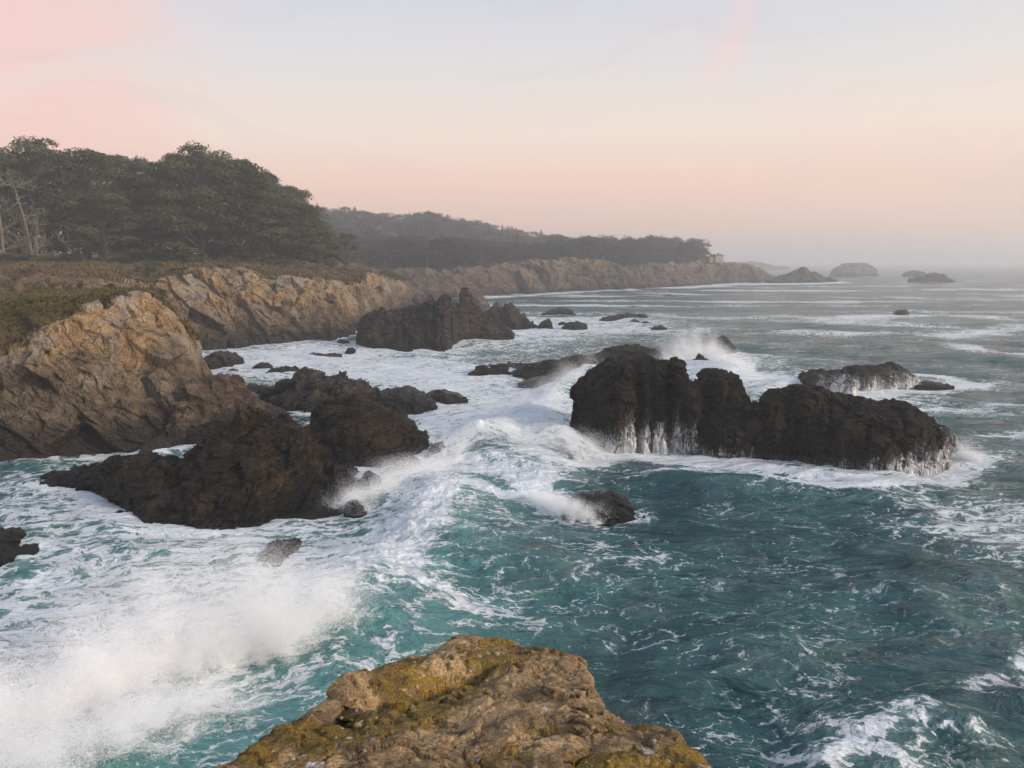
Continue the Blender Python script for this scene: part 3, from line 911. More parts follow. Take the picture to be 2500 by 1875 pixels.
rock('rock_shelf', 'reddish dark rock shelf at the foot of the near cliff',
     [(400, 1088), (420, 1010), (445, 960), (475, 935), (512, 928), (545, 920), (560, 924), (570, 932), (580, 957), (612, 980), (655, 1005), (680, 1030), (695, 1046)],
     [(400, 1102), (480, 1093), (560, 1074), (640, 1058), (695, 1050)], 4.5, 6, 1.3, 'rock_red', 68, 0.7, (0.6, -0.2, 0.7), size=6)
# sea stacks far out
rock('sea_stack', 'dark jagged stack just off the tip of the headland', [(1870, 689), (1890, 681), (1905, 674), (1930, 668), (1950, 661), (1968, 654), (1975, 664), (2000, 672), (2012, 680), (2030, 678), (2044, 686)],
     [(1870, 691), (1960, 691), (2044, 688)], 12, 14, 1.0, 'rock_grey', 70, res=1.6)
rock('sea_stack', 'pale domed sea stack whitened by birds on the horizon', [(2030, 673), (2036, 660), (2045, 651), (2062, 644), (2085, 641), (2112, 643), (2128, 651), (2141, 662), (2146, 673)],
     [(2030, 675), (2146, 675)], 18, 20, 0.8, 'rock_guano', 71, 0.35, res=1.8)
rock('sea_stack', 'small hazy stack right of the pale dome', [(2206, 675), (2213, 666), (2240, 661), (2255, 665), (2264, 674)], [(2206, 676), (2264, 676)], 10, 10, 0.9, 'rock_grey', 72, res=2)
rock('sea_stack', 'low dark stack with white surf right of the pale dome', [(2215, 689), (2228, 681), (2260, 676), (2272, 671), (2285, 667), (2300, 673), (2310, 675), (2330, 687)],
     [(2215, 690), (2330, 689)], 8, 8, 1.0, 'rock_grey', 73, res=1.8)

# ------------------------------------------------------------------ the sea
def sea():
    ang_in = np.linspace(-39, 39, 900)
    ang = np.concatenate((np.linspace(-180, -42, 40), ang_in, np.linspace(42, 177, 40)))
    ang = np.radians(ang)
    # rows: even steps of depression angle as seen from the cliff top, then out to the horizon
    dep = np.degrees(np.arctan(np.linspace(math.tan(math.radians(60)), math.tan(math.radians(1.0)), 480)))
    # denser towards the far part
    t = np.linspace(0, 1, 560)
    a0, a1 = math.tan(math.radians(42)), 14.0 / 5600
    tan_ = a0 * (1 - t) ** 1.15 + a1 * t
    r = CAMH / tan_
    r = np.concatenate(([3.0, 8.0], r, [9000, 14000]))
    A, R = np.meshgrid(ang, r, indexing='ij')
    X, Y = R * np.sin(A), R * np.cos(A)
    sh = X.shape
    dr = np.gradient(R, axis=1)
    x, y = X.ravel(), Y.ravel()
    dsp = np.maximum(dr, R * 0.0015).ravel()
    z = np.zeros(x.size)
    rnd = np.random.RandomState(5)
    # broad swell and chop
    wx = x + 2.2 * perlin(np.stack((x * 0.06, y * 0.06, x * 0 + 3), 1))
    wy = y + 2.2 * perlin(np.stack((x * 0.06, y * 0.06, x * 0 + 8), 1))
    for L, a in ((46, 0.30), (33, 0.22), (24, 0.22), (17, 0.19), (12.5, 0.15), (9, 0.11), (6.5, 0.055), (4.6, 0.040), (3.3, 0.028), (2.3, 0.018), (1.6, 0.012), (1.1, 0.007)):
        for k in range(2):
            th = math.radians(-112 + rnd.normal() * 24)
            ph = rnd.rand() * 7
            s = np.sin((wx * math.cos(th) + wy * math.sin(th)) * 2 * math.pi / L + ph)
            fade = np.clip(L / (2.6 * dsp) - 0.6, 0, 1)
            z += a * 0.75 * fade * (1 - 2 * np.abs(s) ** 1.0 * 0.5 - 0.4 + 0.3 * s)
    nn = lambda sc, o: perlin(np.stack((x * sc, y * sc, x * 0 + o), 1))
    z += 0.10 * nn(0.5, 1) * np.clip(2 / (3 * dsp) - 0.6, 0, 1)
    # sheltered water inside the cove and on the left is calmer
    foam = np.zeros(x.size)
    aer = np.zeros(x.size)
    churn = np.zeros(x.size)
    wob = 0.9 * nn(0.35, 21) + 0.5 * nn(0.9, 22)

    def poly(pts, reach, world=False):
        q = np.array(pts, float) if world else np.array([Wp(*p)[:2] for p in pts])
        m = (x > q[:, 0].min() - reach) & (x < q[:, 0].max() + reach) & (y > q[:, 1].min() - reach) & (y < q[:, 1].max() + reach)
        idx = np.nonzero(m)[0]
        best = np.full(idx.size, 1e9)
        side = np.zeros(idx.size)
        tt = np.zeros(idx.size)
        xs, ys = x[idx], y[idx]
        nseg = len(q) - 1
        for k in range(nseg):
            d = q[k + 1] - q[k]
            l2 = d @ d + 1e-9
            s = np.clip(((xs - q[k, 0]) * d[0] + (ys - q[k, 1]) * d[1]) / l2, 0, 1)
            dx, dy = xs - q[k, 0] - s * d[0], ys - q[k, 1] - s * d[1]
            dd = np.hypot(dx, dy)
            b = dd < best
            best[b] = dd[b]
            side[b] = np.sign(d[0] * dy - d[1] * dx)[b]
            tt[b] = ((k + s) / nseg)[b]
        return idx, best, side, tt

    def crest(pts, A_, sl, sr, foam_l=0, foam_r=0, lip=0.0, aer_lit_r=0, ch=0.0):
        nonlocal z, foam
        rc = 3.2 * max(sl, sr)
        idx, d, sd_, tt = poly(pts, rc)
        d = np.maximum(d + 0.35 * wob[idx] * np.clip(d, 0, 1.5), 0)
        s = np.where(sd_ > 0, sl, sr)
        tp = np.clip(np.minimum(tt, 1 - tt) * 6, 0, 1)
        gsh = np.exp(-(d / s) ** 2) * tp
        z[idx] += A_ * gsh * (1 + 0.25 * wob[idx] * 0.6)
        if foam_l or foam_r:
            fa = np.where(sd_ > 0, foam_l, foam_r)
            foam[idx] = 1 - (1 - foam[idx]) * (1 - np.clip(fa * gsh, 0, 1))
        if lip:
            lp = np.exp(-((d - 0.0) / 0.55) ** 2) * tp * np.clip(0.7 + 0.6 * wob[idx], 0, 1)
            foam[idx] = 1 - (1 - foam[idx]) * (1 - np.clip(lip * lp, 0, 1))
        if aer_lit_r:
            aer[idx] = np.maximum(aer[idx], aer_lit_r * np.exp(-(d / (s * 1.1)) ** 2) * tp)  # crest turquoise: bubbles, plus light through the wave put into the colour
        if ch:
            churn[idx] = np.maximum(churn[idx], ch * gsh)

    def fs(pts, w, a, world=False):
        idx, d, _, tt = poly(pts, 3 * w, world)
        d = np.maximum(d + 0.4 * w * 0.5 * wob[idx], 0)
        foam[idx] = 1 - (1 - foam[idx]) * (1 - a * np.exp(-(d / w) ** 2))

    def y_cove(py):
        return py < 1080

    def fb(px, py, rx, ry, a, ar=None):
        c = Wp(px, py)
        q = ((x - c[0]) / rx) ** 2 + ((y - c[1]) / ry) ** 2
        ga = np.exp(-q)
        foam[:] = 1 - (1 - foam) * (1 - (0.66 if y_cove(py) else 0.42) * a * ga)
        if ar:
            np.maximum(aer, ar * ga, out=aer)

    # general sprinkling of lace close in, streaks of foam far out
    far_f = sstep(y, 90, 260)
    foam += 0.14 * (1 - far_f)
    st = perlin(np.stack((x * 0.010 + 3, y * 0.045, x * 0 + 31), 1)) + 0.5 * perlin(np.stack((x * 0.03, y * 0.12, x * 0 + 37), 1))
    foam += far_f * np.clip(0.10 + 0.75 * st, 0.0, 0.55) * sstep(-y, -900, -350)
    foam *= 1 - 0.30 * sstep(x, 4, 22) * (1 - far_f)
    # shoreward water: foam everywhere
    fb(150, 1230, 13, 8, 0.62, 0.30); fb(420, 1400, 12, 6.5, 0.60, 0.35); fb(60, 1430, 9, 7, 0.62, 0.35)
    fb(720, 1340, 6, 5, 0.45, 0.45); fb(200, 1540, 8, 5, 0.45, 0.35); fb(560, 1560, 7, 5, 0.35, 0.6)
    fb(300, 1130, 14, 5, 0.30, 0.3)
    fb(640, 870, 14, 22, 0.78, 0.35); fb(900, 905, 14, 16, 0.80, 0.35); fb(1120, 930, 11, 14, 0.70, 0.4); fb(1060, 1030, 8, 9, 0.72, 0.4)
    fb(1260, 1010, 6, 10, 0.78, 0.5); fb(900, 1180, 4, 5, 0.60, 0.4); fb(980, 1130, 5, 5, 0.6, 0.5)
    fb(1000, 850, 22, 20, 0.35, 0.3); fb(1350, 800, 24, 26, 0.50, 0.35); fb(1250, 815, 14, 14, 0.55, 0.3); fb(1480, 785, 22, 20, 0.45, 0.4)
    fb(1700, 930, 8, 13, 0.60, 0.6); fb(1880, 925, 7, 9, 0.62, 0.5); fb(1800, 880, 9, 10, 0.45, 0.5); fb(1650, 900, 5, 8, 0.5, 0.6)
    fb(2420, 1290, 4.2, 4.0, 0.85, 0.1); fb(2480, 1260, 5.0, 5.0, 0.6, 0.1)
    fb(2150, 975, 7, 3.0, 0.42, 0.3); fb(2360, 1010, 8, 3, 0.25, 0.2); fb(2300, 935, 9, 3, 0.5, 0.2); fb(2380, 1110, 3, 3, 0.6, 0.2)
    fb(2330, 1850, 4.5, 2.6, 0.16, 0.12)
    fb(1700, 700, 60, 14, 0.25)
    # turquoise, bubbly water round the breaking wave
    for (px, py, rx, ry, ar) in ((1000, 1500, 6, 5, 0.62), (1180, 1270, 6, 4.5, 0.48), (900, 1560, 5, 4, 0.7), (620, 1720, 6, 4, 0.9), (300, 1800, 7, 4, 0.8),
                                 (1280, 1420, 6, 5, 0.30), (1500, 1400, 7, 5, 0.16), (1350, 1080, 5, 6, 0.55), (1430, 960, 4, 7, 0.8), (1800, 1500, 12, 7, 0.10), (1650, 770, 40, 14, 0.35),
                                 (2100, 780, 40, 12, 0.28), (500, 1330, 9, 7, 0.55), (100, 1380, 9, 8, 0.55), (300, 1180, 10, 6, 0.4)):
        fb(px, py, rx, ry, 0.0, ar)
    # holes must stay open in the drifting foam
    cap = np.where(y < 62, 0.41, 0.41 + 0.22 * sstep(y, 55, 75))
    foam = np.where(foam > cap, cap + 0.25 * (foam - cap), foam)
    # wave crests
    crest([(640, 1660), (740, 1570), (800, 1515), (850, 1465), (955, 1396), (1003, 1348), (1050, 1270), (1085, 1185), (1130, 1152), (1207, 1142), (1288, 1175), (1340, 1210), (1400, 1232)],
          0.85, 3.0, 5.2, 0.42, 0.06, 0.50, 0.72, 0.55)
    fs([(1090, 1210), (1064, 1246), (1030, 1310), (1000, 1360), (975, 1400)], 0.9, 0.65)
    fs([(1120, 1165), (1200, 1160), (1270, 1190), (1310, 1215), (1350, 1240)], 0.85, 0.85)
    fs([(1130, 1190), (1180, 1200), (1240, 1215)], 0.7, 0.6)
    fs([(970, 1420), (1090, 1470), (1200, 1480)], 0.8, 0.35)
    crest([(1120, 1110), (1190, 1078), (1280, 1062), (1350, 1080), (1420, 1120)], 1.6, 2.2, 2.6, 0.55, 0.55, 0.8, 0.6, 0.9)
    crest([(1240, 1045), (1320, 1000), (1390, 945), (1440, 910), (1480, 890)], 1.2, 2.2, 3.0, 0.55, 0.20, 0.8, 0.8, 0.8)
    fs([(1290, 1120), (1380, 1140), (1450, 1130)], 1.0, 0.8)
    crest([(1600, 880), (1680, 885), (1740, 900), (1820, 935)], 1.3, 3, 4, 0.7, 0.6, 0.7, 0.5, 1.0)
    crest([(1900, 1870), (2010, 1868), (2140, 1792), (2250, 1758), (2350, 1785), (2520, 1835)], 0.65, 1.6, 2.2, 0.0, 0.05, 0.42, 0.1, 0.2)
    fs([(2380, 1660), (2440, 1650), (2520, 1620)], 0.5, 0.4)
    fs([(2060, 1800), (2150, 1830), (2230, 1880)], 0.8, 0.15)
    crest([(1480, 1180), (1650, 1165), (1800, 1180), (1950, 1210), (2120, 1205), (2300, 1180)], 0.65, 2.0, 2.5, 0.25, 0.0, 0.45, 0.2)
    crest([(1500, 1610), (1700, 1640), (1850, 1600), (2000, 1580)], 0.55, 2.5, 2.5, 0, 0, 0, 0.1)
    crest([(2150, 1480), (2300, 1450), (2500, 1470)], 0.5, 2.5, 2.5)
    fs([(1500, 1112), (1700, 1120), (1850, 1140), (2000, 1165), (2140, 1180), (2280, 1165), (2370, 1120)], 1.3, 0.75)
    fs([(1900, 1190), (2040, 1205), (2180, 1195)], 0.7, 0.7)
    crest([(1950, 935), (1900, 950), (1850, 965)], 0.8, 2, 2, 0.6, 0.5, 0.5, 0.4, 0.6)
    fs([(2000, 968), (2120, 965), (2260, 950), (2390, 935)], 1.2, 0.75)
    fs([(2230, 915), (2300, 920), (2390, 940)], 1.2, 0.7)
    fs([(1640, 703), (1720, 698), (1800, 693), (1900, 694), (2060, 690)], 9, 0.85)
    fs([(1190, 727), (1300, 720), (1400, 714), (1550, 707)], 4, 0.6)
    fs([(2090, 775), (2200, 770), (2300, 768), (2420, 775)], 6, 0.55)
    fs([(1600, 768), (1750, 775), (1950, 772), (2120, 790), (2300, 795)], 5, 0.35)
    fs([(2280, 690), (2340, 690)], 6, 0.6)
    fs([(2350, 845), (2420, 860), (2520, 870)], 3, 0.55)
    fs([(1950, 810), (2050, 815), (2150, 812)], 3, 0.45)
    fs([(2300, 820), (2420, 810), (2520, 795)], 5, 0.5)
    fs([(2050, 1010), (2200, 1000), (2350, 1000), (2500, 990)], 1.2, 0.45)
    fs([(2400, 1060), (2520, 1050)], 1.0, 0.4)
    for pts, a in SHORE:
        pts = pts[::max(1, len(pts) // 24)]
        w = 0.45 + 0.007 * pts[:, 1].mean()
        fs(pts, w, 0.55 * a, True)
    # churned water is lumpy
    lump = ridged(np.stack((x * 0.8, y * 0.8, x * 0), 1), 4, 0.6) * 0.40 + 0.12 * nn(2.2, 40) + 0.10 * nn(4.5, 41)
    lim = np.clip(1.2 / (3 * dsp) - 0.4, 0, 1)
    z += lump * churn * 0.75 * lim + 0.10 * lump * np.clip(foam - 0.5, 0, 1) * lim
    z[R.ravel() > 6000] = 0
    foam = np.clip(foam, 0, 1.15)
    me = mesh_np('sea', np.stack((x, y, z), 1), grid_faces(sh[0], sh[1], wrap=True), {'foam': foam, 'aer': np.clip(aer, 0, 1), 'churn': churn, 'far': 1 - np.clip(7 / (3.0 * dsp) - 0.6, 0, 1)})
    o = link('sea', me, M['sea'])
    tag(o, 'teal sea streaked with white foam', 'sea', kind='structure')
    return o


sea()

# ------------------------------------------------------------------ trees
def tube(pts, rad, k=6):
    pts = np.array(pts, float)
    V, Fc = [], []
    for i, p in enumerate(pts):
        d = pts[min(i + 1, len(pts) - 1)] - pts[max(i - 1, 0)]
        d /= np.linalg.norm(d) + 1e-9
        a = np.cross(d, (0.3, 1, 0.1))
        a /= np.linalg.norm(a) + 1e-9
        b = np.cross(d, a)
        for j in range(k):
            th = 2 * math.pi * j / k
            V.append(p + rad[i] * (a * math.cos(th) + b * math.sin(th)))
    for i in range(len(pts) - 1):
        for j in range(k):
            Fc.append((i * k + j, i * k + (j + 1) % k, (i + 1) * k + (j + 1) % k, (i + 1) * k + j))
    return np.array(V), np.array(Fc)


def join(parts):
    V, Fc, n = [], [], 0
    for v, f in parts:
        V.append(v)
        Fc.append(f + n)
        n += len(v)
    return np.concatenate(V), np.concatenate(Fc)


def leaves(C, N, size, rnd, aspect=0.45):
    """one small rhombus per centre; N leaf normal directions"""
    n = len(C)
    t = rnd.normal(size=(n, 3))
    t[:, 2] *= 0.35
    a = np.cross(N, t)
    a /= np.linalg.norm(a, axis=1)[:, None] + 1e-9
    b = np.cross(N, a)
    b /= np.linalg.norm(b, axis=1)[:, None] + 1e-9
    s = (size * (0.6 + 0.8 * rnd.rand(n)))[:, None]
    V = np.stack((C + a * s, C + b * s * aspect, C - a * s, C - b * s * aspect), 1).reshape(-1, 3)
    F_ = np.arange(4 * n).reshape(n, 4)
    return V, F_


def pads_crown(centers, radii, per, leaf, rnd, flat=0.5, wind=0.0):
    C, N, TONE = [], [], []
    for c, r in zip(centers, radii):
        n = int(per * (0.7 + 0.6 * rnd.rand()))
        d = rnd.normal(size=(n, 3))
        d /= np.linalg.norm(d, axis=1)[:, None]
        d[:, 2] = np.where(d[:, 2] < -0.25, -d[:, 2], d[:, 2])
        rr = r * (0.55 + 0.5 * rnd.rand(n) ** 0.5)
        lump = 1 + 0.28 * np.sin(d[:, 0] * 5 + c[0] * 30) * np.sin(d[:, 1] * 6 + c[1] * 30)
        q = d * (rr * lump)[:, None]
        q[:, 2] *= flat
        q[:, 0] += wind * q[:, 2]
        C.append(c + q)
        TONE.append(np.full(n, 0.62 + 0.85 * rnd.rand()))
        nn = d * 0.6 + np.array((0, 0, 0.7)) + rnd.normal(size=(n, 3)) * 0.45
        N.append(nn / np.linalg.norm(nn, axis=1)[:, None])
    C, N = np.concatenate(C), np.concatenate(N)
    v, f = leaves(C, N, leaf, rnd)
    return v, f, np.repeat(np.concatenate(TONE) * (0.8 + 0.4 * rnd.rand(len(C))), 4)


def make_tree(kind, seed):
    """unit-height tree: returns trunk mesh, crown mesh"""
    rnd = np.random.RandomState(seed)
    cs, rs, limbs = [], [], []
    lean = rnd.normal() * 0.05
    trunk = [(0, 0, -0.06), (lean * 0.2, 0, 0.15), (lean * 0.6, rnd.normal() * 0.01, 0.45), (lean, 0, 0.75), (lean, 0, 0.93)]
    limbs.append(tube(trunk, [0.030, 0.024, 0.017, 0.009, 0.003], 7))
    if kind == 'dome':
        n, w = 96, 0.41
        for i in range(n):
            t = 0.05 + 0.91 * rnd.rand() ** 0.85
            R = w * math.sqrt(max(0.0, 1 - ((t - 0.40) / 0.60) ** 2)) if t > 0.40 else w * (0.70 + 0.30 * t / 0.40)
            az = rnd.rand() * 2 * math.pi
            rr = R * (0.35 + 0.62 * rnd.rand() ** 0.5)
            c = np.array((lean + rr * math.cos(az), rr * math.sin(az), t))
            cs.append(c)
            rs.append(0.085 + 0.055 * rnd.rand())
            if rnd.rand() < 0.5:
                s = max(0.10, t - 0.12 - rr * 0.5)
                limbs.append(tube([(lean * s, 0, s), (lean * s + (c[0]) * 0.55, c[1] * 0.55, (s + t) / 2 + 0.01), c], [0.010, 0.007, 0.002], 5))
        V = pads_crown(cs, rs, 230, 0.0135, rnd, 0.56, 0.25)
    elif kind == 'tall':
        n, w = 84, 0.28
        for i in range(n):
            t = 0.04 + 0.92 * rnd.rand() ** 0.9
            R = w * (1 - ((t - 0.2) / 0.85) ** 2) ** 0.7 if t > 0.2 else w * 0.85
            az = rnd.rand() * 2 * math.pi
            rr = R * (0.3 + 0.7 * rnd.rand() ** 0.6)
            c = np.array((lean + rr * math.cos(az), rr * math.sin(az), t))
            cs.append(c)
            rs.append(0.065 + 0.045 * rnd.rand())
            if rnd.rand() < 0.5:
                limbs.append(tube([(0, 0, t - 0.08), (c[0] * 0.6, c[1] * 0.6, t - 0.02), c], [0.007, 0.005, 0.002], 5))
        V = pads_crown(cs, rs, 230, 0.0125, rnd, 0.52, 0.15)
    elif kind == 'open':
        n, w = 34, 0.42
        for i in range(n):
            t = 0.30 + 0.64 * rnd.rand()
            R = w * math.sqrt(max(0.0, 1 - ((t - 0.5) / 0.52) ** 2))
            az = rnd.rand() * 2 * math.pi
            rr = R * (0.35 + 0.65 * rnd.rand() ** 0.5)
            c = np.array((lean + rr * math.cos(az), rr * math.sin(az), t))
            cs.append(c)
            rs.append(0.07 + 0.05 * rnd.rand())
            s = max(0.10, t - 0.15 - rr * 0.5)
            limbs.append(tube([(lean * s, 0, s), (c[0] * 0.5, c[1] * 0.5, (s + t) / 2 + 0.02), c], [0.014, 0.009, 0.003], 5))
        V = pads_crown(cs, rs, 120, 0.020, rnd, 0.42, 0.2)
    elif kind == 'far':
        n, w = 26, 0.40
        for i in range(n):
            t = 0.06 + 0.86 * rnd.rand() ** 0.8
            R = w * math.sqrt(max(0.0, 1 - ((t - 0.40) / 0.62) ** 2))
            az = rnd.rand() * 2 * math.pi
            rr = R * (0.3 + 0.7 * rnd.rand() ** 0.5)
            cs.append(np.array((rr * math.cos(az), rr * math.sin(az), t)))
            rs.append(0.12 + 0.07 * rnd.rand())
        V = pads_crown(cs, rs, 115, 0.030, rnd, 0.9)
    else:      # conifer
        for t in np.linspace(0.15, 0.97, 20):
            R = 0.20 * (1 - t) ** 0.8 + 0.01
            for k in range(5):
                az = rnd.rand() * 2 * math.pi
                cs.append(np.array((R * 0.7 * math.cos(az), R * 0.7 * math.sin(az), t)))
                rs.append(R * 0.55 + 0.012)
        V = pads_crown(cs, rs, 26, 0.022, rnd, 0.35)
    tv, tf = join(limbs)
    return mesh_np('trunk', tv, tf), mesh_np('crown', V[0], V[1], {'tone': V[2]}, smooth=False)


TREES = {}
for kd, seeds in (('dome', (1, 2, 3)), ('tall', (4, 5, 6)), ('open', (7, 8)), ('far', (9, 10, 11)), ('conifer', (12, 13))):
    TREES[kd] = [make_tree(kd, s) for s in seeds]


def plant(name, kd, var, loc, h, wid, rz, label, cat, group, leafmat, barkmat='bark', parts=True):
    tm, cm_ = TREES[kd][var % len(TREES[kd])]
    e = bpy.data.objects.new(name, None)
    COL.objects.link(e)
    e.location = loc
    e.scale = (h * wid, h * wid, h)
    e.rotation_euler = (0, 0, rz)
    tag(e, label, cat, group)
    for nm, me, mt_ in (('trunk', tm, barkmat), ('crown', cm_, leafmat)):
        o_ = bpy.data.objects.new(nm, me)
        COL.objects.link(o_)
        if not me.materials:
            me.materials.append(None)
        o_.parent = e
        o_.material_slots[0].link = 'OBJECT'
        o_.material_slots[0].material = M[mt_]
    return e


ORD = ['first', 'second', 'third', 'fourth', 'fifth', 'sixth', 'seventh', 'eighth', 'ninth', 'tenth', 'eleventh', 'twelfth', 'thirteenth',
       'fourteenth', 'fifteenth', 'sixteenth', 'seventeenth', 'eighteenth', 'nineteenth', 'twentieth']
rnd = random.Random(4)
# front row of the clifftop grove: (px of trunk, py of tree top, distance, width, kind, foliage)
front = [(-150, 350, 180, 1.0, 'dome', 'cypress'), (20, 372, 182, 1.0, 'dome', 'cypress'), (128, 338, 184, 1.0, 'dome', 'cypress'), (215, 362, 186, 0.95, 'dome', 'cypress'),
         (262, 470, 178, 1.05, 'dome', 'cypress'), (330, 420, 196, 0.9, 'tall', 'cypress_brown'), (395, 440, 197, 0.9, 'tall', 'cypress_brown'), (430, 395, 186, 1.05, 'tall', 'cypress'), (500, 364, 186, 0.95, 'dome', 'cypress'),
         (570, 384, 188, 0.95, 'dome', 'cypress'), (620, 430, 188, 1.0, 'tall', 'cypress_brown'), (672, 455, 190, 0.95, 'dome', 'cypress'), (725, 492, 192, 0.95, 'dome', 'cypress_brown'), (775, 540, 194, 0.9, 'dome', 'cypress')]
front.sort()
for k, (px, py, d, wd, kd, lf) in enumerate(front):
    b = Dp(px, 640, d)
    zz = ground(b[0], b[1], ('mid',))
    if zz < 0:
        zz = 14
    h = Dp(px, py, d)[2] - zz
    word = {'dome': 'broad dark green cypress', 'tall': 'narrow dark pine'}[kd]
    plant('cypress_tree' if kd == 'dome' else 'pine_tree', kd, k, (b[0], d, zz), h, wd * min(1.25, max(0.8, 26 / h)), rnd.random() * 6.28,
          '%s, %s from the left in the front row of the clifftop grove' % (word, ORD[k]), 'tree', 'clifftop grove, front row', lf)
back = [(-60, 352, 200, 1.0, 'dome'), (75, 375, 204, 1.0, 'dome'), (180, 372, 206, 0.95, 'tall'), (262, 372, 208, 0.9, 'tall'), (300, 375, 212, 0.8, 'tall'), (345, 382, 214, 0.75, 'tall'), (372, 392, 210, 0.7, 'tall'),
        (455, 372, 206, 0.9, 'tall'), (545, 374, 208, 0.9, 'dome'), (610, 396, 208, 0.9, 'tall'), (655, 418, 210, 0.9, 'tall'), (700, 452, 212, 0.85, 'dome'), (745, 505, 214, 0.85, 'tall')]
back.sort()
for k, (px, py, d, wd, kd) in enumerate(back):
    b = Dp(px, 640, d)
    zz = max(13, ground(b[0], b[1], ('mid',)))
    h = Dp(px, py, d)[2] - zz
    plant('pine_tree', kd, k + 1, (b[0], d, zz), h, wd, rnd.random() * 6.28,
          'dark pine, %s from the left in the back row of the clifftop grove' % ORD[k], 'tree', 'clifftop grove, back row', 'cypress_brown' if k % 3 == 1 else 'cypress')
b = Dp(845, 655, 200)
zz = ground(b[0], b[1], ('mid',))
plant('pine_tree', 'open', 0, (b[0], 200, zz), Dp(845, 566, 200)[2] - zz, 1.0, 1.0, 'small open-branched pine standing alone right of the grove', 'tree', None, 'cypress_brown')
b = Dp(362, 690, 146)
zz = ground(b[0], b[1], ('mid',))
plant('pine_tree', 'open', 1, (b[0], 146, zz), 4.2, 1.4, 2.0, 'stunted little pine on the brown clifftop terrace', 'tree', None, 'shrub')
b = Dp(812, 652, 196)
zz = ground(b[0], b[1], ('mid',))
plant('pine_tree', 'tall', 2, (b[0], 196, zz), Dp(812, 592, 196)[2] - zz, 1.3, 2.0, 'short bushy pine at the right end of the grove', 'tree', None, 'cypress_brown')

# bare pale trees at the left edge
def bare(px, py, d, seed, label, lean):
    rn = random.Random(seed)
    zz = max(12, ground(*Dp(px, 640, d)[:2], ('mid',)))
    base = Vector((Dp(px, 640, d)[0], d, zz))
    H = Dp(px, py, d)[2] - zz
    e = bpy.data.objects.new('bare_tree', None)
    COL.objects.link(e)
    e.location = base
    tag(e, label, 'tree', 'bare pale trees')
    tr, br = [], []
    pts = [Vector((lean * t * t * H + rn.gauss(0, 0.012) * H * t, rn.gauss(0, 0.01) * H, t * H - 0.4)) for t in (0, 0.12, 0.3, 0.5, 0.7, 0.88, 1.0)]
    tr.append(tube([tuple(p) for p in pts], [H * r_ for r_ in (0.022, 0.017, 0.014, 0.011, 0.008, 0.005, 0.002)], 7))

    def branch(p, dvec, L, r_, lev):
        q = [p]
        dd = dvec.copy()
        for i in range(4):
            dd = (dd + Vector((rn.gauss(0, 0.25), rn.gauss(0, 0.25), rn.gauss(0.08, 0.2)))).normalized()
            q.append(q[-1] + dd * L / 4)
        br.append(tube([tuple(x_) for x_ in q], [r_ * s for s in (1, 0.8, 0.6, 0.4, 0.15)], 5))
        if lev > 0:
            for i in range(3):
                a = rn.randint(1, 3)
                v = Vector((rn.gauss(0, 1), rn.gauss(0, 0.8), rn.gauss(0.2, 0.6))).normalized()
                branch(q[a], (dd + v).normalized(), L * 0.55, r_ * 0.5, lev - 1)
    for i in range(15):
        k = rn.randint(1, 5)
        v = Vector((rn.gauss(0, 1), rn.gauss(0, 0.7), rn.gauss(0.25, 0.35))).normalized()
        branch(pts[k], v, H * (0.34 - 0.03 * k), H * 0.0075, 2)
    v, f = join(tr)
    link('trunk', mesh_np('trunk', v, f), M['bark_pale'], e)
    v, f = join(br)
    link('branches', mesh_np('branches', v, f), M['bark_pale'], e)


bare(12, 372, 168, 1, 'tall bare pale tree at the left edge of the picture', 0.02)
bare(80, 428, 168, 2, 'bare pale tree leaning left beside the tall bare one', -0.16)
bare(92, 500, 166, 3, 'short thick bare pale trunk below the leaning tree', 0.10)
bare(180, 560, 165, 4, 'fallen-looking bare pale tree in front of the broad cypress', -0.5)

# trees of the headland and of the hill, one object each
top_sil = [(1080, 572), (1200, 582), (1290, 588), (1350, 583), (1450, 570), (1520, 575), (1560, 570), (1600, 566), (1650, 570), (1690, 576), (1715, 585), (1735, 605), (1745, 625)]
npr = np.random.RandomState(9)
ht_px = [p[0] for p in ht]
ht_d = [p[2] for p in ht]
cnt = 0
for k in range(150):
    px = 900 + 838 * npr.rand() ** 0.9
    d = float(np.interp(px, ht_px, ht_d)) + 14 + 95 * npr.rand() ** 1.3
    if px > 1690:
        d = float(np.interp(px, ht_px, ht_d)) + 16 + 25 * npr.rand()
    p = Dp(px, 640, d)
    zz = ground(p[0], p[1], ('head', 'hill'))
    if zz < 4:
        continue
    tp = float(np.interp(px, [q[0] for q in top_sil], [q[1] for q in top_sil]))
    dd = float(np.interp(px, ht_px, ht_d))
    lowr = (1 - min(1, (d - dd - 14) / 60)) * 42
    h = Dp(px, tp + lowr * npr.rand() + 6 * npr.rand(), d)[2] - zz
    h = min(max(h, 4), 17)
    plant('headland_tree', 'far', k, (p[0], d, zz - 0.08 * h), h, 1.0 + 0.5 * npr.rand(), npr.rand() * 6.28,
          'hazy dark evergreen in the wood on top of the far headland', 'tree', 'headland wood', 'far_leaf')
